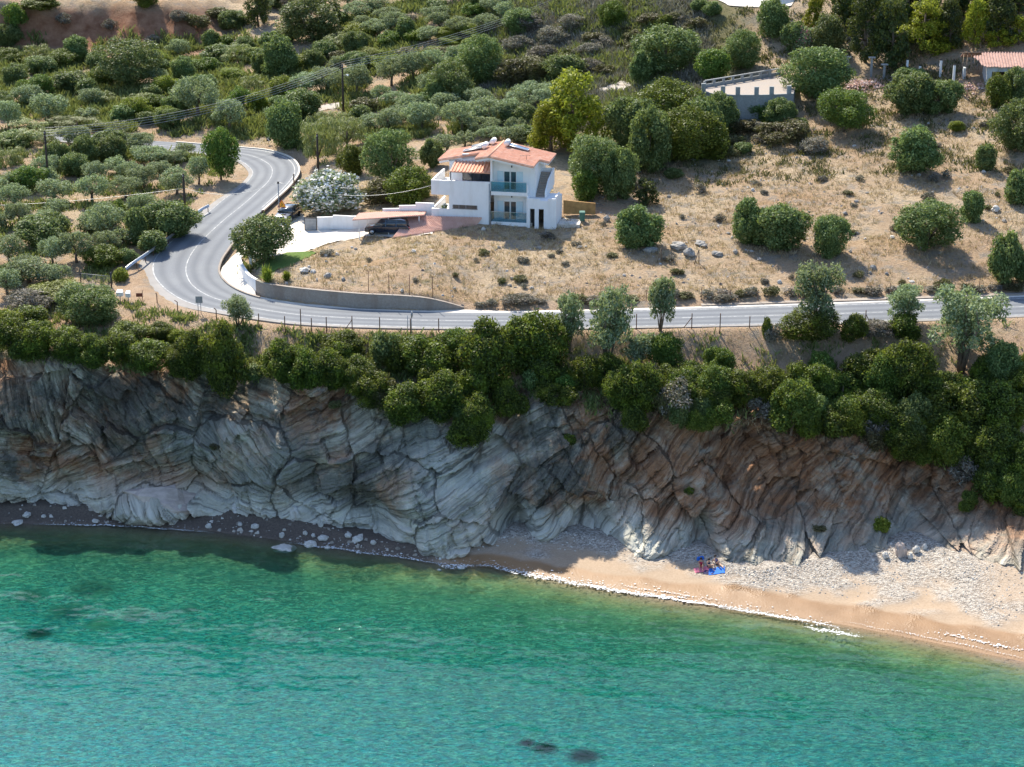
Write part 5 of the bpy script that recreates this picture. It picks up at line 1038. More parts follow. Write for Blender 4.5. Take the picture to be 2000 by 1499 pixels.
# ---- guard rails
def guard(px, lab):
    P3 = [P(x, y) for x, y in px]; o = empty('guard_rail', P3[0]); tag(o, lab, 'guard rail', 'steel guard rails outside the bend'); C3 = catmull([tuple(p - P3[0]) for p in P3], 6); m = MB(); prof = [(-.02, .42), (.05, .47), (-.02, .55), (-.02, .60), (.05, .66), (-.02, .74), (-.05, .74), (-.05, .42)]
    k = len(prof); vs = []
    for i, c in enumerate(C3):
        d = C3[min(i + 1, len(C3) - 1)] - C3[max(i - 1, 0)]; nn = np.array([d[1], -d[0]]) / (np.hypot(d[0], d[1]) + 1e-9)
        vs += [(c[0] + nn[0] * q, c[1] + nn[1] * q, c[2] + z) for q, z in prof]
    m.add(vs, [(i * k + j, i * k + (j + 1) % k, (i + 1) * k + (j + 1) % k, (i + 1) * k + j) for i in range(len(C3) - 1) for j in range(k)] + [tuple(range(k)), tuple(range((len(C3) - 1) * k, len(C3) * k))[::-1]]); m.build('rail', M['steel'], o)
    L = np.concatenate([[0], np.cumsum(np.linalg.norm(np.diff(C3, axis=0), axis=1))])
    for s in np.arange(.3, L[-1], 1.9):
        q = [np.interp(s, L, C3[:, j]) for j in range(3)]; MB().box(q[0] - .13, q[1] - .0, q[2] - .3, q[0] - .06, q[1] + .1, q[2] + .68).build('post', M['rust'], o)
guard([(247, 536), (262, 524), (290, 505), (320, 483), (352, 458)], 'long steel guard rail on the outside of the bend'); guard([(378, 433), (392, 421), (409, 412)], 'short steel guard rail section further up the road')
# ---- fence posts
FP = [(307, 571, 592, .1), (347, 586, 608, .25), (423, 601, 626, .2), (506, 612, 643, 0), (557, 617, 655, 0), (588, 603, 646, 0), (609, 621, 653, 0), (638, 619, 653, 0), (688, 617, 647, 0), (742, 619, 656, 0), (802, 622, 654, 0), (857, 622, 648, 0), (962, 618, 645, 0), (1243, 613, 641, 0), (1351, 612, 642, 0), (1406, 612, 652, 0), (1464, 618, 641, 0), (1690, 606, 637, 0)]
FQ = [(720, 530, 570), (760, 532, 573), (800, 536, 577), (845, 540, 582), (1120, 569, 592), (1216, 560, 588), (1262, 566, 588), (1370, 561, 586), (1426, 566, 588), (1480, 566, 587), (1738, 553, 578), (1832, 556, 578), (1912, 545, 574)]
for i, (x, yt, yb, lean) in enumerate(FP):
    p = P(x, yb); h = (yb - yt) / 20.6; o = empty('fence_post', p); tag(o, None, 'fence post', 'iron fence posts between road and sea'); o['i'] = i
    MB().tube([(0, 0, -.3), (0, 0, h * .85), (-lean, 0, h)], .05, 5).build('stake', M['rust'], o)
    if x in (688, 1351, 1690): MB().tube([(-.75 if x != 1690 else .6, .1, 0), (0, 0, h * .75)], .04, 5).build('brace', M['rust'], o)
O2 = ['leftmost', 'second from left', 'third from left', 'fourth from left', 'fifth from left', 'sixth from left', 'seventh from left', 'eighth from left', 'ninth from left', 'tenth from left', 'eleventh from left', 'twelfth from left', 'thirteenth from left', 'fifth from right', 'fourth from right', 'third from right', 'second from right', 'rightmost']
for o in [o for o in bpy.data.objects if o.name.startswith('fence_post') and 'i' in o]: o['label'] = 'rusty iron stake between road and cliff, ' + O2[o['i']]; del o['i']
for i, (x, yt, yb) in enumerate(FQ):
    p = P(x, yb); h = (yb - yt) / 19.8; o = tag(MB().tube([(0, 0, -.3), (0, 0, h)], .035, 5).build('field_fence_post', M['rust'], None, loc=p), 'thin iron stake at the lower edge of the dry field, ' + (O2[i] if i < 12 else 'rightmost'), 'fence post', 'thin stakes along the field edge')
# ---- utility poles and lines
PO = []
for x, yt, yb, lab, lamp in ((95, 256, 364, 'dark wooden utility pole among the reeds at far left', 0), (671, 126, 224, 'dark utility pole with a small street lamp beside the gravel track', 1), (622, 262, 352, 'bare wooden pole standing behind the white oleander', 0), (362, 340, 420, 'slim wooden pole among olives beside the short guard rail', 0)):
    p = P(x, yb); top = at_y(x, yt, p.y)[2] - p.z; o = empty('utility_pole', p); tag(o, lab, 'utility pole', 'wooden utility poles'); MB().tube([(0, 0, -.5), (0, 0, top)], [.16, .11], 9).build('shaft', M['bark_dark'], o); c = MB(); c.box(-.06, -.5, top - .35, .06, .5, top - .25); ca = c.build('crossarm', M['bark_dark'], o); c = MB()
    for k in (-.42, -.14, .14, .42): c.tube([(0, k, top - .25), (0, k, top - .12)], .04, 5)
    c.build('insulators', M['galv'], ca)
    if lamp: l_ = MB().tube([(.0, 0, top - 1.5), (.55, -.1, top - 1.3)], .03, 5).build('lamp_arm', M['galv'], o); MB().tube([(.5, -.1, top - 1.35), (.8, -.12, top - 1.42)], [.09, .14], 8).build('lamp_head', M['lamp'], l_)
    PO.append(Vector((p.x, p.y, p.z + top)))
M['wire'] = plain('aluminium_wire', (.34, .35, .35), .5, .5)
def wire(a, b, sag, r, lab, name='power_line'):
    a, b = Vector(a), Vector(b); pts = [a.lerp(b, t) + Vector((0, 0, -sag * 4 * t * (1 - t))) for t in [i / 24 for i in range(25)]]; tag(MB().tube(pts, r, 4).build(name, M['wire']), lab, 'overhead wire', 'overhead wires')
far = Vector(at_y(1180, -40, PO[1].y + 30))
for k, off_ in enumerate((-.42, -.14, .14, .42)):
    nm = ['lowest', 'second lowest', 'second highest', 'highest'][k]; d = Vector((0, off_, off_ * .9 - .1))
    wire(PO[0] + d, PO[1] + d, 1.7, .022, f'{nm} wire running from the leftmost pole to the lamp pole'); wire(PO[1] + d, far + d, 1.2, .022, f'{nm} wire climbing from the lamp pole to the top edge')
e = Vector(at_y(-260, 402, PO[3].y)); wire(e, PO[3] - Vector((0, 0, 1.6)), .8, .018, 'single cable crossing the olive grove left of the slim pole', 'telephone_line')
q1 = P(546, 432) + Vector((0, 0, 4.3)); wire(PO[3] - Vector((0, 0, 1.6)), q1, 1.0, .018, 'cable crossing the road from the slim pole to the marker pole', 'telephone_line'); wire(q1, HM @ Vector((-6.3, .3, 4.0)), 1.3, .018, 'cable running from the marker pole to the house terrace', 'telephone_line')
# ---- concrete platform at upper right
bY = P(1450, 238).y; pts = [(1370, 181, 2.6), (1392, 183, 1.0), (1435, 185, .0), (1480, 185, .0), (1512, 184.5, .3), (1550, 183, .9)]; top = [Vector(at_y(x, y, bY + d)) for x, y, d in pts]; zf = sum(t.z for t in top) / len(top)
for t in top: t.z = zf
plat = empty('concrete_platform', top[0]); tag(plat, 'raised concrete platform with stub pillars and railing on the hillside', 'platform'); o0 = top[0].copy(); bk = [Vector(at_z(1560, 150, zf)), Vector(at_z(1520, 148, zf)), Vector(at_z(1376, 172, zf))]
m = MB(); ring = [(t - o0) for t in top] + [b - o0 for b in bk]; n = len(ring); m.add([v for v in ring] + [v - Vector((0, 0, 5.5)) for v in ring], [tuple(range(n)), tuple(range(2 * n - 1, n - 1, -1))] + [(i, i + n, (i + 1) % n + n, (i + 1) % n) for i in range(n)]); m.build('retaining_wall', M['conc'], plat)
m = MB(); nn = n - 3; m.add([v + Vector((0, .25, .012)) for v in ring[:nn]] + [v + Vector((0, -.2, .012)) for v in ring[nn:]], [tuple(range(n))]); m.build('floor', M['patio'], plat)
m = MB()
for i in range(len(top) - 1):
    a, b = top[i] - o0, top[i + 1] - o0; m.hexa([a + Vector((0, -.06, -.12)), b + Vector((0, -.06, -.12)), b + Vector((0, .2, -.12)), a + Vector((0, .2, -.12))], [a + Vector((0, -.06, .02)), b + Vector((0, -.06, .02)), b + Vector((0, .2, .02)), a + Vector((0, .2, .02))])
m.build('ledge', M['conc'], plat)
for x in (1374, 1412, 1441, 1477.5, 1507, 1541):
    i = np.interp(x, [p[0] for p in pts], range(len(pts))); a = top[int(min(i, 4))].lerp(top[int(min(i, 4)) + 1], i - int(min(i, 4))) - o0; MB().box(a.x - .26, a.y - .1, .021, a.x + .26, a.y + .3, .95).build('pillar', M['conc'], plat)
m = MB(); r_ = [(top[0] - o0).lerp(top[-1] - o0, 0)] ; aa, bb = bk[2] - o0, bk[1] - o0
for k in range(9): q = aa.lerp(bb, k / 8); MB().box(q.x - .16, q.y - .16, .013, q.x + .16, q.y + .16, .8).build('pillar', M['conc'], plat)
m.hexa([aa + Vector((0, -.2, .8)), bb + Vector((0, -.2, .8)), bb + Vector((0, .1, .8)), aa + Vector((0, .1, .8))], [aa + Vector((0, -.2, .92)), bb + Vector((0, -.2, .92)), bb + Vector((0, .1, .92)), aa + Vector((0, .1, .92))]); m.hexa([aa + Vector((0, .0, .01)), bb + Vector((0, .0, .01)), bb + Vector((0, .2, .01)), aa + Vector((0, .2, .01))], [aa + Vector((0, 0, .4)), bb + Vector((0, 0, .4)), bb + Vector((0, .2, .4)), aa + Vector((0, .2, .4))]); m.build('railing', M['conc'], plat)
# ---- ruin
p = P(1926, 172); ru = empty('ruined_shed', p, R(-4)); tag(ru, 'ruined white shed with a collapsing old tiled roof', 'shed'); m = MB(); m.box(0, 0, -.6, .55, .25, 2.65); m.box(.55, 0, 1.95, 2.2, .25, 2.65); m.box(2.2, 0, -.6, 6.5, .25, 2.65); m.box(0, .25, -.6, .25, 4, 2.5); m.box(6.25, .25, -.6, 6.5, 4, 2.5); m.box(.25, 3.8, -.6, 6.25, 4, 2.6); m.box(-2.4, 2.6, -.6, -2.1, 3.6, 1.9); m.build('wall', plain('weathered_blue_white_wall', (.50, .54, .56), .9, 0, .15, 1.5, .2, (.30, .30, .28)), ru)
rr_ = lambda u, v: 2.55 + (v + .35) * .42
t_ = roofmesh([(-.7, .1), (-.1, -.35), (.9, -.25), (1.6, -.4), (2.6, -.3), (3.6, -.4), (6.8, -.35), (6.6, 2.6), (1.0, 2.6), (-.2, 2.5), (-.6, 1.9), (-1.5, 1.7), (-.9, .9)], rr_, 'v', .08, .34).build('roof', M['tileold'], ru)
roofmesh([(-2.6, 2.65), (6.6, 2.65), (6.8, 5.0), (-2.6, 4.6)], lambda u, v: 3.81 - (v - 2.65) * .42, 'v', .08, .34).build('roof', M['tileold'], ru)
for i in range(6): MB().tube([(-2.5 + i * .45, 2.6, 3.7 - .02 * i), (-2.9 + i * .5, .3 + .2 * i, 2.2 - .25 * (i % 3))], .05, 5).build('broken_beam', M['wood'], ru)
MB().tube([(-3.0, 2.6, 3.75), (-.5, 2.6, 3.75)], .06, 5).build('ridge_beam', M['wood'], ru)
# posts beside it
for i, (x, yt, yb, cap) in enumerate(((1771, 117, 142, 0), (1795, 129, 162, 0), (1836, 118, 150, 0), (1861, 128, 176, 0), (1701, 113, 150, 1), (1726, 127, 155, 1), (1655, 112, 135, 1))):
    p = P(x, yb); h = (yb - yt) / 16.2; o = empty('concrete_post', p); tag(o, ['shortest pale concrete post', 'second pale concrete post from left', 'third pale concrete post from left', 'tallest pale concrete post nearest the ruined shed', 'taller flat-capped grey post right of the round evergreen', 'shorter flat-capped grey post left of the pale posts', 'capped grey post partly behind the round evergreen'][i] + (' behind the wild bushes' if i < 3 else ''), 'post', 'bare posts beside the ruined shed')
    MB().box(-.13, -.13, -.4, .13, .13, h).build('shaft', M['paintwhite'] if not cap else M['conc'], o); MB().box(-.14, -.14, h, .14, .14, h + .12).build('cap', M['dark'], o) if not cap else MB().box(-.4, -.3, h, .4, .3, h + .12).build('cap', M['conc'], o)
# ---- stones
def rockmesh(seed, sub=3, flat=.7, amp=.35):
    bm = bmesh.new(); bmesh.ops.create_icosphere(bm, subdivisions=sub, radius=1); me = bpy.data.meshes.new('rock'); co = np.array([v.co[:] for v in bm.verts])
    d = 1 + amp * fbm(co[:, 0] * 1.1 + seed * 7.3, co[:, 1] * 1.1, co[:, 2] * 1.1 + seed, o=4, gain=.55); co = co * d[:, None]; q = np.round(co * 2.1 + .2 * seed) / 2.1; co = co * .62 + q * .38; co[:, 2] *= flat
    for v, c in zip(bm.verts, co): v.co = c
    bm.to_mesh(me); bm.free(); return me
RK = [rockmesh(i) for i in range(7)]
def rock(name, px, py, w_, h_, mat, lab, cat='rock', group=None, surf=None, kind=None):
    p = P(px, py) if surf is None else surf; sc = FPX / (p.y * CP - (p.z - CAMZ) * SP); a = w_ / sc / 2; me = RK[random.randrange(7)]; key = me.name + mat
    if key not in bpy.data.meshes: m2 = me.copy(); m2.name = key; m2.materials.append(M[mat])
    o = bpy.data.objects.new(name, bpy.data.meshes[key]); COL.objects.link(o); o.scale = (a, a * random.uniform(.7, 1), h_ / sc / 1.25); o.rotation_euler = (0, random.uniform(-.2, .2), random.uniform(0, 6.28)); o.location = (p.x, p.y, p.z + h_ / sc * .22); tag(o, lab, cat, group, kind); return o
for x, y, w_, h_, mt, lab in ((1325, 484, 34, 14, 'rock', 'widest grey boulder below the field bush shadow'), (1346, 500, 24, 16, 'rock', 'dark-sided grey boulder between the trestle legs'), (1400, 500, 22, 10, 'rock', 'low grey boulder right of the broken trestle'), (1436, 494, 13, 8, 'rock', 'small grey boulder furthest right of the trestle'), (1368, 478, 30, 9, 'rock', 'flat grey rock slab behind the broken trestle'), (1270, 492, 28, 12, 'rock', 'grey boulder under the two-lobed field bush'), (1112, 442, 26, 12, 'rockpale', 'white rounded rock at the house corner'), (944, 450, 9, 8, 'rockpale', 'white stone in front of the house drainpipe'), (1035, 442, 12, 9, 'rockpale', 'pale stone in front of the dark openings'), (595, 530, 20, 9, 'rockpale', 'white stone heap left in the field corner'), (612, 533, 14, 8, 'rockpale', 'pale stone just right of the white heap'), (640, 541, 16, 10, 'rock', 'dark rock behind the grey retaining wall'), (1945, 412, 20, 12, 'rockpale', 'pale stones stacked near the top right field bush'), (1704, 526, 14, 9, 'rock', 'grey stone in front of the largest field bush'), (1495, 552, 14, 8, 'rock', 'dark grey stone low in the field'), (1523, 553, 9, 7, 'rockpale', 'small pale stone low in the field'), (1187, 432, 14, 12, 'rock', 'grey stone between house and field bush')): rock('field_boulder', x, y, w_, h_, mt, lab, group='larger rocks in the dry field')
for k in range(60):
    x = random.uniform(600, 2000); y = random.uniform(445, 575) if x < 1150 else random.uniform(280, 575)
    if x < 1130 and y < 470: continue
    rock('field_stone', x, y, random.uniform(4, 12), random.uniform(3, 7), random.choice(['rock', 'rockpale', 'rock']), 'small stone lying in the dry grass of the field', 'stone', 'small stones in the dry field')
_bl = [(52, 1008, 20, 9), (32, 1024, 22, 7), (85, 1010, 10, 6), (185, 1020, 14, 6), (408, 1030, 12, 9), (550, 1048, 12, 10), (595, 1044, 11, 8), (612, 1048, 10, 7), (606, 1066, 24, 12), (630, 1054, 22, 8), (680, 1048, 16, 8), (698, 1056, 22, 9), (640, 1072, 14, 5), (556, 1074, 46, 8), (728, 1062, 12, 7), (500, 1030, 16, 8), (470, 1026, 9, 6), (1760, 1084, 24, 34), (1728, 1088, 17, 12), (1790, 1078, 16, 14), (1806, 1072, 14, 11), (1778, 1090, 12, 12), (900, 1112, 18, 6), (858, 1116, 12, 5), (575, 1010, 34, 24), (520, 1000, 30, 22), (470, 995, 34, 20), (640, 1020, 30, 18)]
_bn = ['pale', 'flat pale', 'small pale', 'low pale', 'rounded pale']
for i, (x, y, w_, h_) in enumerate(_bl):
    side = 'in the shallows left of the rock outcrop' if x < 300 else 'in the shaded shallows below the cliff' if x < 760 else 'awash at the start of the foam line' if x < 950 else 'at the cliff foot above the pebbles'
    rock('shore_boulder', x, y, w_, h_, 'rockpink' if x > 1700 and i == 17 else 'rockpale', None, 'boulder', 'boulders along the shore', surf=Vector(hit0(x, min(y, 1400), lambda X, Y: np.maximum(H0(X, np.minimum(Y, kY(4, X))), -.15))))['label'] = f'{"largest pinkish" if i == 17 else _bn[i % 5]} boulder {side}'
# make those labels single out
def uniq(prefix, axis=0):
    L = [o for o in bpy.data.objects if o.name.startswith(prefix) and o.get('label')]; g = {}
    for o in L: g.setdefault(o['label'], []).append(o)
    for l, os_ in g.items():
        if len(os_) > 1:
            os_.sort(key=lambda o: o.location.x)
            for i, o in enumerate(os_): o['label'] = l + (', leftmost' if i == 0 else ', rightmost' if i == len(os_) - 1 else f', {ORDN[i]} from left')
ORDN = ['', 'second', 'third', 'fourth', 'fifth', 'sixth', 'seventh', 'eighth', 'ninth', 'tenth']
uniq('shore_boulder')
oc = rock('shore_outcrop', 320, 1000, 170, 56, 'rockpink', 'long slabby rock outcrop lying at the foot of the left cliff', 'rock', surf=Vector(hit0(320, 1006)) + Vector((0, 1.0, .1))); oc.rotation_euler = (.1, .12, .15); oc.scale.y = 2.2
for x, y, w_, h_, lab in ((1030, 1450, 30, 12, 'small dark weedy rock under the water near the bottom edge'), (1064, 1462, 46, 20, 'largest dark weedy rock under the water near the bottom edge'), (1142, 1478, 56, 16, 'rightmost dark weedy rock under the water at the bottom edge'), (76, 1240, 52, 18, 'large dark sunken rock at the far left of the bay')):
    c = at_z(x, y, -.5); rock('submerged_rock', x, y, w_ * 1.6, h_ * 1.2, 'weed', lab, 'sunken rock', 'dark rocks under the water', surf=Vector((c[0], c[1], -.95)))
# pebbles and shingle on the beach, and rubble
def scatter_stones(name, pts, smin, smax, mat, seed=3):
    r_ = np.random.default_rng(seed); base = np.array([(-1, -.6, 0), (.9, -.8, 0), (1.1, .7, 0), (-.7, .9, 0), (-.4, -.3, .7), (.5, -.3, .75), (.4, .45, .65), (-.4, .4, .6)]); fc = np.array([(4, 5, 6, 7), (0, 1, 5, 4), (1, 2, 6, 5), (2, 3, 7, 6), (3, 0, 4, 7)])
    n = len(pts); s = smin * (smax / smin) ** (r_.random(n) ** 2.2); a = r_.uniform(0, 6.28, n); V = base[None] * (1 + .25 * r_.normal(size=(n, 8, 3))); V = V * s[:, None, None]; x = V[..., 0] * np.cos(a)[:, None] - V[..., 1] * np.sin(a)[:, None]; y = V[..., 0] * np.sin(a)[:, None] + V[..., 1] * np.cos(a)[:, None]
    V = np.stack([x, y, V[..., 2]], -1) + pts[:, None]; F = (fc[None] + (np.arange(n) * 8)[:, None, None]).reshape(-1, 4)
    return tag(mesh_np(name, V.reshape(-1, 3), F, mat, attrs=[('rnd', 'FACE', np.repeat(r_.random(n), 5))]), kind='stuff')
def m_peb(name, *st):
    t = NT(name); t.bsdf(t.ramp(t.attr('rnd'), *st), .9, 0, t.bump(t.noise(t.pos(), 20, 3), .4, .02), .2); return t.m
M['pebbles'] = m_peb('pebble_stone', (0, (.22, .19, .155)), (.3, (.35, .31, .26)), (.6, (.47, .42, .36)), (1, (.64, .60, .53))); M['rubble'] = m_peb('rubble_tiles', (0, (.35, .2, .15)), (.5, (.6, .38, .3)), (1, (.7, .6, .55))); M['fieldgravel'] = m_peb('field_gravel', (0, (.16, .13, .11)), (.5, (.34, .30, .26)), (.85, (.44, .40, .36)), (1, (.62, .59, .54)))
r_ = np.random.default_rng(21); N = 16000; x = r_.uniform(X_at(880, 158), X_at(2200, 150), N); y4 = kY(4, x); y3 = kY(3, x); fr = 1 - r_.random(N) ** 1.2 * .85; px = 1000 + x * 24.; lim = np.interp(px, [900, 1300, 1500, 1700, 2000], [.60, .60, .48, .36, .30]); k = (fr > lim) & ((r_.random(N) < .12 + .55 * soft(fr - lim, .05, .5)))
x, fr, y3, y4 = x[k], fr[k], y3[k], y4[k]; y = y3 + (y4 - y3 + .3) * fr; scatter_stones('beach_pebbles', np.stack([x, y, beachz(x, y) - .02], 1), .03, .12, M['pebbles'])
x = r_.uniform(X_at(0, 170), X_at(870, 160), 240); y = kY(3, x) + r_.random(240) * (kY(4, x) - kY(3, x) + .4); scatter_stones('shoreline_stones', np.stack([x, y, beachz(x, y) - .02], 1), .05, .26, M['pebbles'], 4)
x = r_.uniform(X_at(560, 190), X_at(2150, 190), 9000); y = kY(10, x) + r_.random(9000) ** .8 * 48; k = (fbm(x / 5, y / 5, o=3) > .0) & (y < kY(10, x) + np.interp(x, [X_at(560, 190), X_at(900, 190), X_at(1150, 190), X_at(1300, 190)], [5, 14, 30, 48])); x, y = x[k], y[k]; scatter_stones('field_gravel', np.stack([x, y, HN(x, y) - .03], 1), .04, .20, M['fieldgravel'], 5)
for i, (x0, y0) in enumerate(((1690, 168), (1872, 176))):
    c = P(x0, y0); n = 420; a = r_.normal(size=(n, 2)) * (1.6, .8); z = HN(c.x + a[:, 0], c.y + a[:, 1]) + .35 * np.exp(-(a[:, 0] / 1.6) ** 2 - a[:, 1] ** 2); o = scatter_stones('tile_rubble', np.stack([c.x + a[:, 0], c.y + a[:, 1], z], 1), .06, .25, M['rubble'], 6 + i)
# broken trestle
a, b = P(1289, 514), P(1362, 517); o = empty('broken_trestle', a); tag(o, 'weathered wooden trestle frame standing broken in the dry field', 'trestle'); L = b - a
for q in (Vector(), L): MB().tube([q + Vector((-.3, 0, 0)), q + Vector((.12, .1, 1.5))], .05, 5).build('leg', M['wood'], o); MB().tube([q + Vector((.2, .3, 0)), q + Vector((.12, .1, 1.5))], .05, 5).build('leg', M['wood'], o)
MB().tube([(-.5, .1, 2.1), (.1, .1, 1.45), (1.6, .1, 1.35)], .035, 5).build('rail', M['wood'], o)
# ---- people on the beach
def figure(loc, yaw, J, suit, lab, sc=1.0):
    """J: dict of joints -> (xyz, radius); edges from chains; one skinned surface"""
    o = empty('beachgoer', loc, yaw); tag(o, lab, 'person', 'people sitting on the beach'); names = list(J); idx = {n: i for i, n in enumerate(names)}; E = []
    ch = [('pelvis', 'waist', 'chest', 'neck', 'head', 'crown')] + [('pelvis', 'hip' + s, 'knee' + s, 'ankle' + s, 'toe' + s) for s in 'lr'] + [('chest', 'sh' + s, 'elbow' + s, 'wrist' + s, 'palm' + s) for s in 'lr']
    for c in ch: E += [(idx[a], idx[b]) for a, b in zip(c[:-1], c[1:])]
    vs = [Vector(J[n][0]) * sc for n in names]; rad = [J[n][1] * sc for n in names]
    for s in 'lr':
        p = Vector(J['palm' + s][0]); d = (p - Vector(J['wrist' + s][0])).normalized(); sd = d.cross(Vector((0, 0, 1))).normalized()
        for k, (o_, l) in enumerate(((-.03, .07), (-.01, .08), (.01, .078), (.03, .06), (.055, .045))):
            vs.append((p + sd * o_ * (1 if s == 'l' else -1) + d * l * (1 if k < 4 else .3)) * sc); rad.append(.008 * sc); E.append((idx['palm' + s], len(vs) - 1))
    me = bpy.data.meshes.new('body'); me.from_pydata(vs, E, []); b = bpy.data.objects.new('body', me); COL.objects.link(b); b.parent = o; sk = b.modifiers.new('skin', 'SKIN')
    for i, v in enumerate(me.skin_vertices[0].data): v.radius = (rad[i], rad[i] * .85); v.use_root = i == 0
    ss = b.modifiers.new('s', 'SUBSURF'); ss.levels = ss.render_levels = 1; me.materials.append(M['skin'])
    def shell(n, chain, k, mat):
        MB().tube([Vector(J[c][0]) * sc for c in chain], [J[c][1] * k * sc for c in chain], 10).build(n, mat, o)
    shell('swimsuit', ('pelvis', 'waist', 'chest'), 1.18, suit)
    h = Vector(J['head'][0]) * sc; hc = Vector(J['crown'][0]) * sc; m = MB(); ic = bmesh.new(); bmesh.ops.create_icosphere(ic, subdivisions=2, radius=.115 * sc); vs = [v.co + h.lerp(hc, .6) + Vector((0, .03, 0)) for v in ic.verts]; fs = [[v.index for v in f.verts] for f in ic.faces]; m.add(vs, fs, True).build('hair', M['hair'], o)
    return o
SIT = dict(pelvis=((0, 0, .12), .15), waist=((0, .06, .30), .12), chest=((0, .08, .48), .14), neck=((0, .05, .62), .055), head=((0, .02, .72), .085), crown=((0, .02, .83), .08), hipl=((-.1, -.03, .12), .1), kneel=((-.14, -.40, .46), .065), anklel=((-.13, -.66, .08), .045), toel=((-.13, -.80, .03), .035), hipr=((.1, -.03, .12), .1), kneer=((.15, -.42, .42), .065), ankler=((.14, -.66, .08), .045), toer=((.14, -.80, .03), .035),
           shl=((-.17, .08, .53), .06), elbowl=((-.24, -.08, .36), .042), wristl=((-.16, -.30, .44), .03), palml=((-.14, -.38, .46), .035), shr=((.17, .08, .53), .06), elbowr=((.26, .18, .30), .042), wristr=((.26, .26, .08), .03), palmr=((.26, .28, .03), .035))
LIE = dict(SIT); LIE.update(waist=((0, .2, .2), .12), chest=((0, .36, .34), .14), neck=((0, .44, .45), .055), head=((0, .48, .55), .085), crown=((0, .5, .65), .08), shl=((-.17, .38, .36), .06), elbowl=((-.24, .52, .12), .042), wristl=((-.2, .4, .04), .03), palml=((-.19, .34, .03), .035), shr=((.17, .38, .36), .06), elbowr=((.24, .52, .12), .042), wristr=((.2, .4, .04), .03), palmr=((.19, .34, .03), .035), kneel=((-.12, -.42, .50), .065), anklel=((-.12, -.62, .08), .045), kneer=((.12, -.48, .10), .06), ankler=((.12, -.88, .06), .045), toer=((.12, -.94, .14), .035))
def bpos(px, py): 
    p = Vector(hit0(px, py, lambda X, Y: beachz(X, Y))); return p
def towel(px, py, L, Wd, yaw, mat, lab):
    p = bpos(px, py); V = []; n = 9; o0 = p
    c, s = math.cos(yaw), math.sin(yaw); m = MB(); g = []
    for i in range(n):
        for j in range(5):
            u, v = (i / (n - 1) - .5) * L, (j / 4 - .5) * Wd; x, y = p.x + u * c - v * s, p.y + u * s + v * c; g.append((u * c - v * s, u * s + v * c, float(beachz(np.array([x]), np.array([y]))[0]) - p.z + .035 + random.uniform(0, .02)))
    nn = len(g); g2 = [(a, b, z - .03) for a, b, z in g]; f = [(i * 5 + j, i * 5 + j + 1, (i + 1) * 5 + j + 1, (i + 1) * 5 + j) for i in range(n - 1) for j in range(4)]; m.add(g + g2, f + [tuple(k + nn for k in q[::-1]) for q in f]); tag(m.build('beach_towel', mat, None, loc=p), lab, 'towel', 'beach towels'); return p
a = towel(1371, 1114, 1.3, .8, .1, M['pinkc'], 'pink towel under the person in crimson'); b = towel(1400, 1116, 1.35, .9, -.12, M['blue'], 'bright blue towel at the foot of the cliff'); c = towel(1385, 1119, .9, .6, -.3, M['navy'], 'dark navy towel between the pink and blue towels')
figure(bpos(1369, 1110) + Vector((0, .1, .03)), R(-5), SIT, M['red'], 'person in crimson sitting with knees up on the pink towel'); figure(bpos(1385, 1112) + Vector((0, .15, .03)), R(40), SIT, M['navy'], 'person in a dark swimsuit sitting between the pink and blue towels', 1.02); figure(bpos(1402, 1106) + Vector((0, .2, .03)), R(20), LIE, M['navy'], 'person reclining with one knee raised behind the blue towel')
m = MB(); m.hexa([(-.35, -.15, 0), (.35, -.15, 0), (.35, .15, 0), (-.35, .15, 0)], [(-.28, -.1, .32), (.28, -.1, .32), (.28, .1, .32), (-.28, .1, .32)]); bgp = bpos(1368, 1094); bag = empty('beach_bag', bgp, R(25)); tag(bag, 'blue beach bag on the pebbles behind the sunbathers', 'bag'); m.build('body', M['blue'], bag, .05); MB().tube([(-.18, 0, .3), (-.1, 0, .5), (.1, 0, .5), (.18, 0, .3)], .018, 5).build('handle', M['navy'], bag)
# small white building corner above the terrace
p = P(1500, -2); t = empty('white_annexe', p); tag(t, 'pale wall of a white building cut by the top edge', 'building'); MB().box(0, 0, -.5, 5, 3, 2.4).build('wall', M['white'], t); MB().box(-.1, -.1, 2.4, 5.1, 3.1, 2.6).build('roof', M['whitetrim'], t)
# ---- ground cover
def groundcover(name, x, y, hmin, hmax, ls, mat, per=7, seed=9, asp=5., spread=.12):
    r_ = np.random.default_rng(seed); n = len(x); X = np.repeat(x, per) + r_.normal(size=n * per) * spread; Y = np.repeat(y, per) + r_.normal(size=n * per) * spread; hh = np.repeat(r_.uniform(hmin, hmax, n), per) * r_.uniform(.6, 1.1, n * per); z = HN(X, Y) - .02
    a = r_.uniform(0, 6.28, n * per); wv = ls * r_.uniform(.5, 1.3, n * per); dx, dy = np.cos(a) * wv, np.sin(a) * wv; lx, ly = r_.normal(size=(2, n * per)) * hh * .45
    V = np.stack([np.stack([X - dx, Y - dy, z], 1), np.stack([X + dx, Y + dy, z], 1), np.stack([X + lx + dx * .4, Y + ly + dy * .4, z + hh], 1), np.stack([X + lx - dx * .4, Y + ly - dy * .4, z + hh * .95], 1)], 1).reshape(-1, 3)
    return tag(mesh_np(name, V, np.arange(4 * n * per).reshape(-1, 4), mat, attrs=[('rnd', 'FACE', r_.random(n * per))]), kind='stuff')
M['straw'] = m_leaf('straw', ((.34, .24, .13), (.54, .41, .25), (.70, .57, .37)), .25, .1, .9, patch=(.34, .20, .09), pamt=.5); M['herb'] = m_leaf('herb_leaves', ((.07, .095, .025), (.17, .20, .06), (.29, .31, .11)), .3, patch=(.19, .17, .08), pamt=.5)
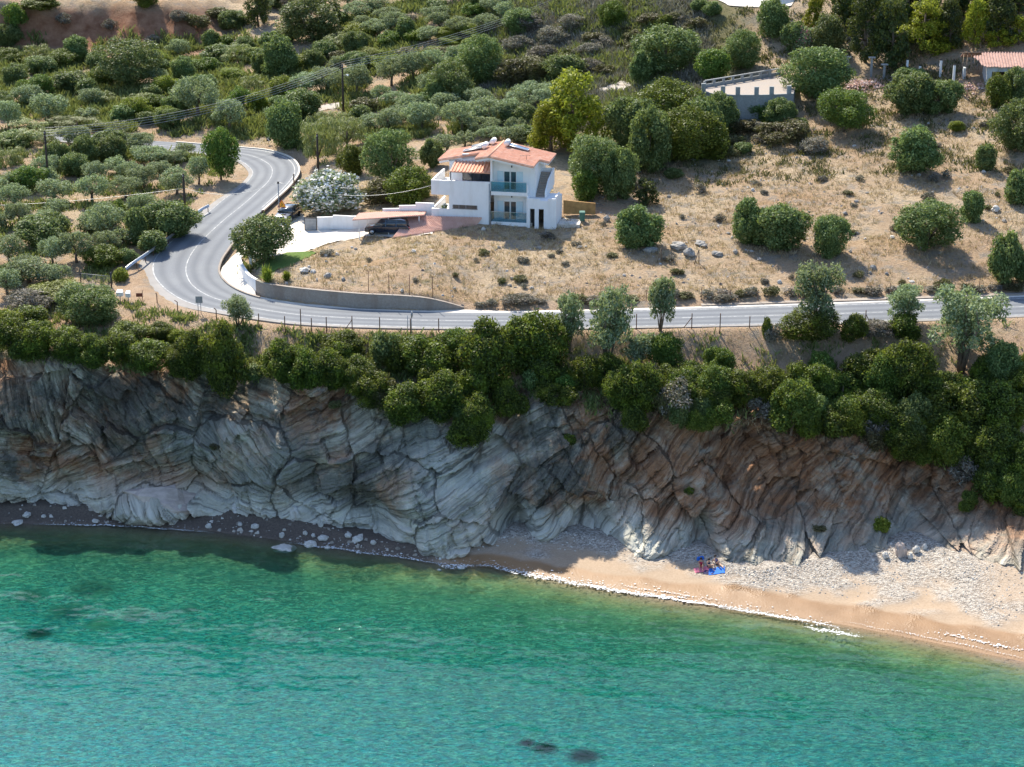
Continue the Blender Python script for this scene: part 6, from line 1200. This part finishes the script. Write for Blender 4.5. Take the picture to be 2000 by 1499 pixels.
def okxy(x, y, marg=1.):
    d, _ = road_near(x, y); k = d > marg
    for pl in POLYS.values(): k &= ~inpoly(x, y, pl)
    return k & ~inpoly(x, y, _pad)
N = 26000; x = r_.uniform(-30, 62, N); y = kY(10, x) + .3 + r_.random(N) * 52; k = okxy(x, y) & (fbm(x / 4, y / 4, o=3) > -.25) & (x > -27 + (y - 187) * .6) & ((x > 14) | (y < 206)); groundcover('dry_grass', x[k], y[k], .12, .42, .03, M['straw'], 5)
x = r_.uniform(-75, 5, 16000); y = 192 + r_.random(16000) * 75; k = okxy(x, y) & (fbm(x / 5, y / 5, o=3) > -.1); groundcover('grove_grass', x[k], y[k], .1, .35, .035, M['straw'], 4, 10)
x = r_.uniform(-85, 20, 20000); y = 238 + r_.random(20000) * 62; k = okxy(x, y, 2) & (fbm(x / 7, y / 7, o=3) > -.12); groundcover('undergrowth', x[k], y[k], .3, 1.2, .10, M['herb'], 12, 11, spread=.35)
x = r_.uniform(-62, 62, 9000); y = kY(6, x) + r_.random(9000) * (kY(8, x) - kY(6, x)); k = okxy(x, y, 1.5) & (fbm(x / 3, y / 3, o=3) > .0) & ((x < 12) | (r_.random(9000) < .3)); groundcover('cliff_top_herbs', x[k], y[k], .15, .7, .08, M['herb'], 8, 12, spread=.25); groundcover('cliff_top_grass', x[~k], y[~k], .1, .35, .03, M['straw'], 3, 13)
x = r_.uniform(12, 60, 9000); y = 214 + r_.random(9000) * 60; k = okxy(x, y, 2) & (fbm(x / 5, y / 5, o=3) + r_.random(9000) * .7 > .45); groundcover('hillside_scrub', x[k], y[k], .15, .6, .08, M['brown'], 9, 14, spread=.3)
x = r_.uniform(-4, 26, 9000); y = 236 + r_.random(9000) * 50; k = okxy(x, y, 2); groundcover('upper_scrub', x[k], y[k], .2, .9, .07, M['dry'], 9, 15, spread=.3)
x = r_.uniform(-72, -22, 9000); y = 193 + r_.random(9000) * 48; k = okxy(x, y, 1.5) & (fbm(x / 4, y / 4, o=3) > .12); groundcover('grove_herbs', x[k], y[k], .2, .75, .08, M['herb'], 9, 16, spread=.3)
# ------------------------------------------------------------------ labels of the vegetation
LAND = [('ruined shed', 1940, 140), ('concrete platform', 1450, 190), ('white house', 960, 360), ('white oleander', 646, 380), ('leftmost utility pole', 95, 310), ('middle utility pole', 671, 175),
 ('oleander pole', 622, 290), ('guardrail pole', 362, 380), ('long guardrail', 300, 490), ('short guardrail', 392, 416), ('dark bend tree', 432, 310), ('far road curve', 350, 285),
 ('metal gate', 200, 545), ('square road sign', 390, 595), ('round road sign', 804, 630), ('white wall', 710, 425), ('grey retaining wall', 700, 585), ('red earth bank', 200, 45), ('gravel track', 740, 200),
 ('shore outcrop', 310, 980), ('sea cave notch', 720, 1010), ('sunbathers', 1390, 1105), ('slanting ledges', 1930, 1080), ('white concrete posts', 1800, 140), ('yellow-green pine', 1120, 230),
 ('largest field bush', 1808, 440), ('pink oleander', 1570, 75), ('broken trestle', 1345, 500), ('white terrace', 1480, 4), ('top left corner', 0, 0), ('left edge', 0, 450), ('right edge', 2000, 480), ('lower right edge', 2000, 850),
 ('left cliff end', 0, 700), ('big mottled tree', 250, 130), ('tallest cliff olive', 1184, 650), ('spreading olive', 1876, 660), ('dark-skirted olive', 1592, 590), ('grey field boulders', 1350, 480), ('top mottled tree', 612, 40),
 ('straight road', 1400, 600), ('pebble beach', 1700, 1080), ('cliff-foot caves', 1165, 1030)]
ORD = ['', 'second', 'third', 'fourth', 'fifth', 'sixth', 'seventh', 'eighth', 'ninth', 'tenth', 'eleventh', 'twelfth', 'thirteenth', 'fourteenth', 'fifteenth', 'sixteenth']
def relation(dx, dy):
    if abs(dx) > 2.2 * abs(dy): return 'right of' if dx > 0 else 'left of'
    if abs(dy) > 2.2 * abs(dx): return 'in front of' if dy > 0 else 'behind'
    return ('front right of' if dx > 0 else 'front left of') if dy > 0 else ('behind and right of' if dx > 0 else 'behind and left of')
_g = {}
for q in PLANTS:
    if q['o'].get('label'): continue
    n, x, y = min(LAND, key=lambda l: math.hypot(l[1] - q['px'], (l[2] - q['py']) * 1.4) + (0 if math.hypot(l[1] - q['px'], l[2] - q['py']) > 14 else 900))
    rel = relation(q['px'] - x, q['py'] - y); q['d'] = math.hypot(q['px'] - x, q['py'] - y)
    sz = 'small' if q['w'] < 36 else 'large' if q['w'] > 84 else ''
    look = KINDS[q['kind']][3]; words = (sz + ' ' + look + ' ' + rel + ' the ' + n).strip(); q['base'] = words
    _g.setdefault(words, []).append(q)
for words, L in _g.items():
    L.sort(key=lambda q: q['d'])
    for i, q in enumerate(L):
        s = words if i == 0 and len(L) == 1 else words + ((', nearest' if i == 0 else f', {ORD[i]} nearest'))
        q['o']['label'] = s
GRP = dict(O='olive trees', D='dense evergreens', F='rounded field bushes', B='mastic bushes', C='bushes along the cliff edge', G='leafy green trees', P='pines', N='dark pines', W='mottled broadleaf trees', S='dry shrubs', X='scrub bushes', Y='lime green bushes', R='reed clumps', T='wild olives by the cliff')
for q in PLANTS:
    if q['kind'] in GRP: q['o']['group'] = GRP[q['kind']]
